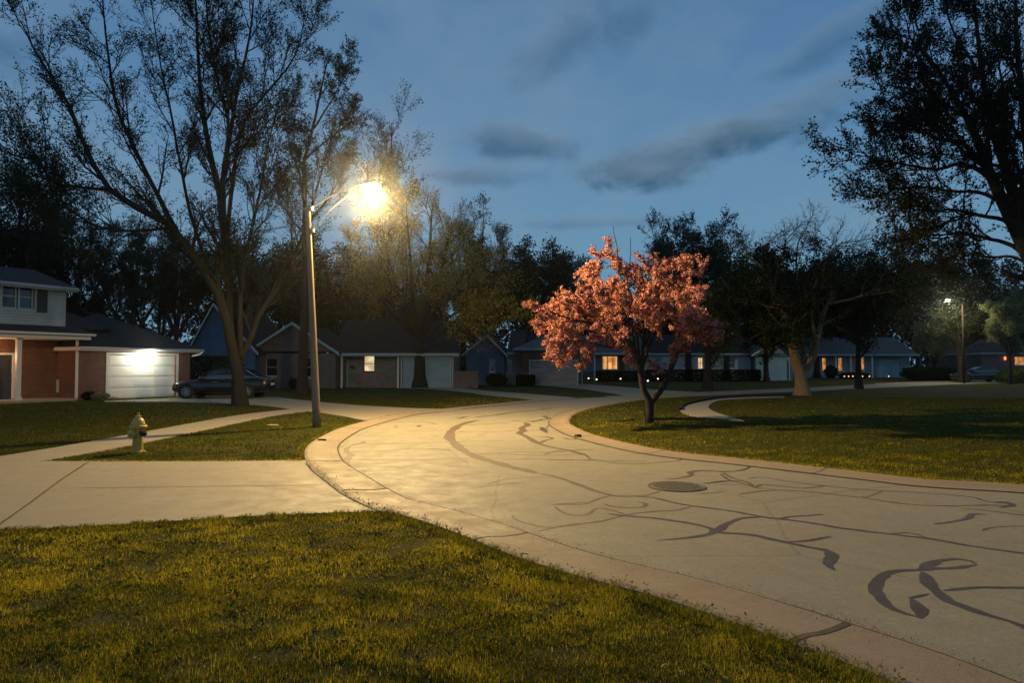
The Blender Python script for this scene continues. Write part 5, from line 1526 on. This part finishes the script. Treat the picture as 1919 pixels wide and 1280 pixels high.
# ------------------------------------------------------------------ cars
def make_car(name, loc, rz, paint, label):
    R0 = empty(name, loc, rz, label, 'car')
    # stations along x: front 0 .. rear 4.7 ; car faces -x.  (x, z_low, z_hi(shoulder), half width)
    st_ = [(0.00, .42, .60, .52), (.06, .30, .70, .68), (.25, .22, .78, .80), (.60, .19, .86, .87), (1.05, .18, .925, .90), (1.45, .18, .96, .91), (2.2, .18, .98, .92),
           (3.0, .18, 1.0, .92), (3.7, .19, 1.03, .91), (4.2, .22, 1.05, .88), (4.52, .28, 1.03, .82), (4.66, .38, .96, .74), (4.70, .48, .80, .60)]
    K = 14; vs = []
    for x, zl, zh, w_ in st_:
        for j in range(K + 1):
            a = j / K                                # from left sill over hood to right sill
            q = a * math.pi
            cx = math.cos(q); sx_ = math.sin(q)
            y = w_ * math.copysign(abs(cx) ** .32, cx)
            z_ = zl + (zh - zl) * (abs(sx_) ** .42)
            if j in (0, K): z_ = zl
            vs.append((x, y, z_))
    fs = [(i * (K + 1) + j, (i + 1) * (K + 1) + j, (i + 1) * (K + 1) + j + 1, i * (K + 1) + j + 1) for i in range(len(st_) - 1) for j in range(K)]
    fs += [(i * (K + 1), i * (K + 1) + K, (i + 1) * (K + 1) + K, (i + 1) * (K + 1)) for i in range(len(st_) - 1)]
    fs += [tuple(range(K + 1)), tuple((len(st_) - 1) * (K + 1) + j for j in range(K, -1, -1))]
    m_ = MB(); m_.add(vs, fs)
    body = m_.build('body', paint, R0, smooth=True)
    md = body.modifiers.new('s', 'SUBSURF'); md.levels = 1; md.render_levels = 2
    # wheel arches cut by dark discs slightly proud
    cab = [(1.30, .93, .93, .80, .80), (1.95, .93, 1.36, .78, .62), (2.35, .93, 1.45, .78, .60), (3.05, .94, 1.45, .78, .60), (3.55, .96, 1.36, .77, .60), (4.15, 1.0, 1.04, .72, .66)]
    vs = []; K = 8
    for x, zb, zt, wb, wt in cab:
        prof = [(wb, zb), (wb * .985, zb + (zt - zb) * .4), (wt * 1.06, zb + (zt - zb) * .86), (wt * .85, zb + (zt - zb) * .985), (0, zb + (zt - zb) * 1.02)]
        full = prof + [(-a, b__) for a, b__ in prof[-2::-1]]
        vs += [(x, a, b__) for a, b__ in full]
    nn = 9
    fs = [(i * nn + j, (i + 1) * nn + j, (i + 1) * nn + j + 1, i * nn + j + 1) for i in range(len(cab) - 1) for j in range(nn - 1)]
    mi = []
    m_ = MB()
    for i in range(len(cab) - 1):
        for j in range(nn - 1):
            side_ = j in (0, 1, 6, 7); roof_ = j in (2, 3, 4, 5) and i in (1, 2, 3)
            m_.f.append((i * nn + j, (i + 1) * nn + j, (i + 1) * nn + j + 1, i * nn + j + 1)); m_.mi.append(1 if roof_ or (side_ and False) else 0)
    m_.v = vs
    cabn = m_.build('cabin', [M_carglass, paint], R0, smooth=True)
    # pillars and window line
    for sg in (-1, 1):
        m_ = MB()
        for a, b__ in (((1.33, .80, .95), (1.97, .645, 1.37)), ((2.72, .79, .95), (2.66, .635, 1.44)), ((4.10, .73, 1.03), (3.52, .625, 1.37))):
            m_.tube([(a[0], sg * a[1], a[2]), ((a[0] + b__[0]) / 2, sg * ((a[1] + b__[1]) / 2 + .035), (a[2] + b__[2]) / 2), (b__[0], sg * b__[1], b__[2])], .028, 6)
        m_.tube([(1.97, sg * .645, 1.375), (2.4, sg * .63, 1.44), (3.05, sg * .63, 1.44), (3.52, sg * .625, 1.37)], .025, 6)
        m_.build('pillar', paint, cabn)
        m_ = MB(); m_.tube([(1.45, sg * .865, .945), (2.6, sg * .872, .975), (4.05, sg * .85, 1.02)], .011, 6); m_.build('chrome_strip', M_chrome, R0)
        m_ = MB(); m_.tube([(2.05, sg * .915, .80), (2.35, sg * .925, .80)], .014, 6); m_.tube([(3.05, sg * .92, .83), (3.3, sg * .92, .83)], .014, 6); m_.build('door_handle', M_chrome, R0)
        m_ = MB(); m_.lathe([(0, -.1), (.06, -.09), (.08, 0), (.06, .06), (0, .08)], 10, (1.62, sg * .99, 1.0), axis='x'); m_.tube([(1.6, sg * .84, .96), (1.62, sg * .95, .99)], .02, 6); m_.build('wing_mirror', paint, R0, smooth=True)
        m_ = MB(); m_.lathe([(0, -.14), (.05, -.12), (.085, 0), (.05, .12), (0, .14)], 12, (.22, sg * .66, .68), axis='x'); m_.build('headlight', M_clearlens, R0, smooth=True)
        m_ = MB(); m_.lathe([(0, -.13), (.05, -.12), (.09, 0), (.05, .08), (0, .09)], 12, (4.54, sg * .70, .88), axis='x'); m_.build('tail_light', M_redlens, R0, smooth=True)
        for xw in (.86, 3.72):
            arch = MB(); arch.lathe([(.37, -.05), (.37, 0.0), (.0, .004)] if sg > 0 else [(.37, .05), (.37, 0.0), (.0, -.004)], 26, (xw, sg * .905, .34), axis='y'); arch.build('wheel_arch', M_tyre, R0)
            wl_ = MB(); wl_.lathe([(.0, -.1), (.29, -.1), (.325, -.08), (.33, 0), (.325, .02), (.30, .03), (.235, .02), (.0, .015)] if sg > 0 else [(.0, .1), (.29, .1), (.325, .08), (.33, 0), (.325, -.02), (.30, -.03), (.235, -.02), (.0, -.015)], 28, (xw, sg * .90, .33), axis='y')
            wo_ = wl_.build('wheel', M_tyre, R0)
            rm = MB()
            for k in range(10):
                a = k * math.pi / 5
                y0_ = sg * .937
                rm.add([(xw + math.cos(a) * .04 - math.sin(a) * .022 * q, y0_ + sg * d_, .33 + math.sin(a) * .04 + math.cos(a) * .022 * q) for q in (-1, 1) for d_ in (0, .012)] +
                       [(xw + math.cos(a) * .225 - math.sin(a) * .030 * q, y0_ + sg * d_, .33 + math.sin(a) * .225 + math.cos(a) * .030 * q) for q in (-1, 1) for d_ in (0, .008)],
                       [(0, 1, 5, 4), (2, 6, 7, 3), (1, 3, 7, 5), (0, 4, 6, 2), (4, 5, 7, 6), (0, 2, 3, 1)])
            rm.lathe([(.215, sg * .92), (.24, sg * .94), (.245, sg * .93), (.225, sg * .915)], 28, (xw, 0, .33), axis='y', cap=False)
            rm.lathe([(.0, sg * .93), (.05, sg * .93), (.045, sg * .955), (0, sg * .957)], 12, (xw, 0, .33), axis='y')
            rm.build('rim', M_rim, wo_)
    m_ = MB(); m_.box(-.012, .02, -.40, .40, .46, .60); m_.build('grille', M_tyre, R0, bevel=.01)
    m_ = MB(); m_.box(4.66, 4.715, -.26, .26, .62, .74); m_.build('licence_plate', M_white, R0)
    return R0


cp = AT(331, 684, 33.9)
make_car('parked_car', (cp.x, cp.y, .022), math.radians(3), M_car, 'dark sedan parked on the driveway behind the big maple trunk')
cp = AT(1785, 684, 66)
make_car('parked_car', (cp.x, cp.y, .0), math.radians(-6), M_car2, 'blue black car parked by the far right house beside the dark tree')

# ------------------------------------------------------------------ grass
def scatter(rng, poly_test, d0, d1, dens, hgt, wid, lim=1.35):
    A_ = 0.5 * (d1 ** 2 - d0 ** 2) * 1.56 * 1.06
    n = int(A_ * dens)
    d = np.sqrt(rng.uniform(d0 ** 2, d1 ** 2, n)); t = rng.uniform(-.80, .80, n)
    P = np.stack([d * t, d], 1)
    keep = np.ones(n, bool)
    for poly in EXCL:
        mn, mx = poly.min(0), poly.max(0)
        box_ = (P[:, 0] > mn[0]) & (P[:, 0] < mx[0]) & (P[:, 1] > mn[1]) & (P[:, 1] < mx[1]) & keep
        idx = np.where(box_)[0]
        if len(idx): keep[idx[inpoly(P[idx], poly)]] = False
    P = P[keep]; n = len(P)
    x, y = P[:, 0], P[:, 1]
    gap = np.sin(x * 3.7 + 2.1 * np.sin(y * 2.3)) * np.sin(y * 4.9 + 1.7 * np.sin(x * 2.9)) + .6 * np.sin(x * 11.3 + y * 5) * np.sin(y * 12.7 - x * 4)
    kp = rng.uniform(0, 1, n) > np.clip((gap - .45) * 1.6, 0, .82)
    P = P[kp]; n = len(P); x, y = P[:, 0], P[:, 1]
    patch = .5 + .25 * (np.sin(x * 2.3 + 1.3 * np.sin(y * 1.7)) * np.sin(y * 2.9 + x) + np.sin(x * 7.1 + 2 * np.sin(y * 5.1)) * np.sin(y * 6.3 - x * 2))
    H = hgt * .72 * (0.35 + 1.15 * patch) * rng.uniform(.5, 1.4, n)
    a = rng.uniform(0, 2 * np.pi, n); lean = rng.uniform(.25, 1.5, n) * H
    dv = np.stack([np.cos(a), np.sin(a), np.zeros(n)], 1); sd = np.stack([-np.sin(a), np.cos(a), np.zeros(n)], 1)
    w_ = (wid * rng.uniform(.6, 1.3, n))[:, None]
    b0_ = np.concatenate([P, np.zeros((n, 1))], 1)
    m0 = b0_ + dv * (lean * .35)[:, None] + np.array([0, 0, 1]) * (H * .6)[:, None]
    t0 = b0_ + dv * lean[:, None] + np.array([0, 0, 1]) * (H * .95)[:, None]
    V = np.stack([b0_ - sd * w_, b0_ + sd * w_, m0 + sd * w_ * .75, m0 - sd * w_ * .75, t0], 1).reshape(-1, 3)
    i = np.arange(n)[:, None] * 5
    return V, i + np.array([[0, 1, 2, 3]]), i + np.array([[3, 2, 4]]), np.clip((patch - .1) * .95 - .22 + rng.uniform(-.35, .5, n) + np.interp(P[:, 1], [5, 9, 14], [.38, .1, -.18]) - .55 * np.clip((-x - 2.2) / 2, 0, 1) * np.clip((y - 10) / 2, 0, 1) - .40 * np.clip((x - 2) / 4, 0, 1) * np.clip((y - 10) / 6, 0, 1) - .45 * np.clip((5.6 - y) / 2.5, 0, 1) * np.clip(.9 - x / 2.5, 0, 1), 0, 1)  # patches, plus lamp falloff and shade painted in: darker far, left, right, near-left


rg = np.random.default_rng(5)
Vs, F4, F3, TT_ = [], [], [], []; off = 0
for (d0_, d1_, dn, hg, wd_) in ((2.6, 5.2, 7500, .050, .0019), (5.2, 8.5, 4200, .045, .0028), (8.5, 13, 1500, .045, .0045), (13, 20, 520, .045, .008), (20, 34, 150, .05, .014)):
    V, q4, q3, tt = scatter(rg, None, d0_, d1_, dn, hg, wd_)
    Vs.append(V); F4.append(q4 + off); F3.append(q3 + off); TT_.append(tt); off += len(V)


def edge_blades(rng, line, side, n, hgt, wid, w0=-.16, w1=.045):
    i = rng.uniform(0, len(line) - 1.01, n); k = i.astype(int); f = (i - k)[:, None]
    p = line[k] * (1 - f) + line[k + 1] * f
    T = unit(line[k + 1] - line[k]); N = np.stack([-T[:, 1], T[:, 0]], 1) * side
    cl = .5 + .5 * np.sin(i * 3.1) * np.sin(i * 1.3 + 1)
    p = p + N * (w0 + (w1 * (.3 + cl) - w0) * rng.uniform(0, 1, n))[:, None]
    H = hgt * rng.uniform(.6, 1.5, n) * (.7 + .6 * cl); lean = rng.uniform(.2, 1.0, n) * H
    a = rng.uniform(0, 2 * np.pi, n)
    dv = np.stack([np.cos(a), np.sin(a)], 1) * .7 + N * .8; dv = np.concatenate([dv, np.zeros((n, 1))], 1)
    sd = np.stack([-dv[:, 1], dv[:, 0], np.zeros(n)], 1); w_ = (wid * rng.uniform(.6, 1.3, n))[:, None]
    b0_ = np.concatenate([p, np.full((n, 1), .01)], 1); up_ = np.array([0, 0, 1])
    m0 = b0_ + dv * (lean * .35)[:, None] + up_ * (H * .65)[:, None]; t0 = b0_ + dv * lean[:, None] + up_ * (H * .9)[:, None]
    V = np.stack([b0_ - sd * w_, b0_ + sd * w_, m0 + sd * w_ * .75, m0 - sd * w_ * .75, t0], 1).reshape(-1, 3)
    j = np.arange(n)[:, None] * 5
    return V, j + np.array([[0, 1, 2, 3]]), j + np.array([[3, 2, 4]]), rng.uniform(0, .75, n)


nearL = L[:k_a + 1]
farL = L[k_b:k_b + 60]
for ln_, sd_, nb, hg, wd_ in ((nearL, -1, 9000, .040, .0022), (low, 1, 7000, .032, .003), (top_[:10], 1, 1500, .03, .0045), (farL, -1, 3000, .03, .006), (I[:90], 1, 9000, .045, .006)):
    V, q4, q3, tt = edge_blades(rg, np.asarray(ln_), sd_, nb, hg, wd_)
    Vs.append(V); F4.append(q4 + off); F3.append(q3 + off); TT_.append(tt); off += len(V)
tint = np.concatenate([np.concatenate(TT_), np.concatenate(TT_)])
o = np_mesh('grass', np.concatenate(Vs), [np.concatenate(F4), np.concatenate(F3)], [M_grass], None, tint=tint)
tag(o, 'mown grass growing over the lawns', 'grass', None, 'stuff')


def near_points(rng, n, d0, d1, t0=-.8, t1=.8, near=None):
    d = np.sqrt(rng.uniform(d0 ** 2, d1 ** 2, n)); t = rng.uniform(t0, t1, n)
    P = np.stack([d * t, d], 1); keep = np.ones(n, bool)
    for poly in EXCL: keep &= ~inpoly(P, poly)
    return P[keep]


# broad-leaved weeds in clumps
P = near_points(rg, 900, 2.6, 9.5)
C = np.repeat(P, 18, 0) + rg.normal(size=(len(P) * 18, 2)) * .055
C = C[np.all([~inpoly(C, p_) for p_ in EXCL], axis=0)]
C3 = np.concatenate([C, rg.uniform(.012, .055, (len(C), 1))], 1)
v, f = quads(rg, C3, .030, 3.0, .62)
o = np_mesh('weeds', v, [f], [M_weed], None, tint=rg.uniform(0, 1, len(C3)))
tag(o, 'broad leaved weeds scattered through the near lawn', 'weeds', None, 'stuff')
# dead leaves and straw
P = near_points(rg, 1600, 2.6, 12)
ks = kc[:k_a + 30]
E_ = ks[rg.integers(0, len(ks), 500)] + rg.normal(size=(500, 2)) * .05
P = np.concatenate([P, E_])
C3 = np.concatenate([P, rg.uniform(.02, .05, (len(P), 1))], 1); C3[-500:, 2] += .035
v, f = quads(rg, C3, .026, 2.0, .5)
o = np_mesh('dead_leaves', v, [f], [M_straw], None, tint=rg.uniform(0, 1, len(C3)))
tag(o, 'dry leaf litter in the near lawn and along the kerb', 'leaf litter', None, 'stuff')
P = near_points(rg, 90, 2.6, 9, -.6, .7)
C3 = np.concatenate([P, rg.uniform(.045, .07, (len(P), 1))], 1)
C4 = np.repeat(C3, 7, 0) + rg.normal(size=(len(C3) * 7, 3)) * .004
v, f = quads(rg, C4, .012, 1, .9)
o = np_mesh('lawn_flowers', v, [f], [M_flower], None, tint=np.repeat(rg.uniform(0, 1, len(C3)), 7))
tag(o, 'tiny pale flower heads dotted in the near lawn', 'flowers', None, 'stuff')

# ------------------------------------------------------------------ added for the lamp glow: lamp haze
hz = MB(); hz.box(-215, 215, -8, 235, -1.0, 27.0)
hm, ht, ho = newmat('lamp haze')
pv = ht.n.new('ShaderNodeVolumePrincipled'); pv.inputs['Density'].default_value = 0.00038; pv.inputs['Anisotropy'].default_value = 0.95
pv.inputs['Color'].default_value = (.9, .95, 1.0, 1)
ht.l.new(pv.outputs[0], ho.inputs['Volume'])
hzo = hz.build('haze', hm); tag(hzo, 'thin added lamp haze glowing round the street lamps', 'haze', None, 'stuff')

# grit, twigs and leaf crumbs gathered in the gutters and on the near street
rg = np.random.default_rng(99)
gut = offset(L[:k_a + 60], -(KW + .03)); gi = offset(I[:70], KW + .03)
def around(line, n, sp):
    i = rg.uniform(0, len(line) - 1.01, n); k = i.astype(int); f = (i - k)[:, None]
    return line[k] * (1 - f) + line[k + 1] * f + rg.normal(size=(n, 2)) * sp * rg.uniform(.1, 1, (n, 1))
P = np.concatenate([around(gut, 2600, .11), around(gi, 900, .06), around(offset(L[:k_a + 60], -.10), 500, .07)])
d = rg.uniform(4, 15, 500); P = np.concatenate([P, np.stack([d * rg.uniform(-.2, .8, 500), d], 1)])
P = P[~inpoly(P, np.asarray(low.tolist() + edge_bit.tolist() + top_.tolist()))]
C3 = np.concatenate([P, np.full((len(P), 1), .020)], 1); C3[:, 2] += rg.uniform(-.004, .004, len(P))
v, f = quads(rg, C3, .0095, 5.0, .6)
M_grit = leafmat('gutter grit', (0.05, 0.035, 0.02), (0.34, 0.26, 0.15), 0.1)
o = np_mesh('debris', v, [f], [M_grit], None, tint=rg.uniform(0, 1, len(C3)) ** 2)
tag(o, 'grit and leaf crumbs lying along the gutters', 'debris', None, 'stuff')
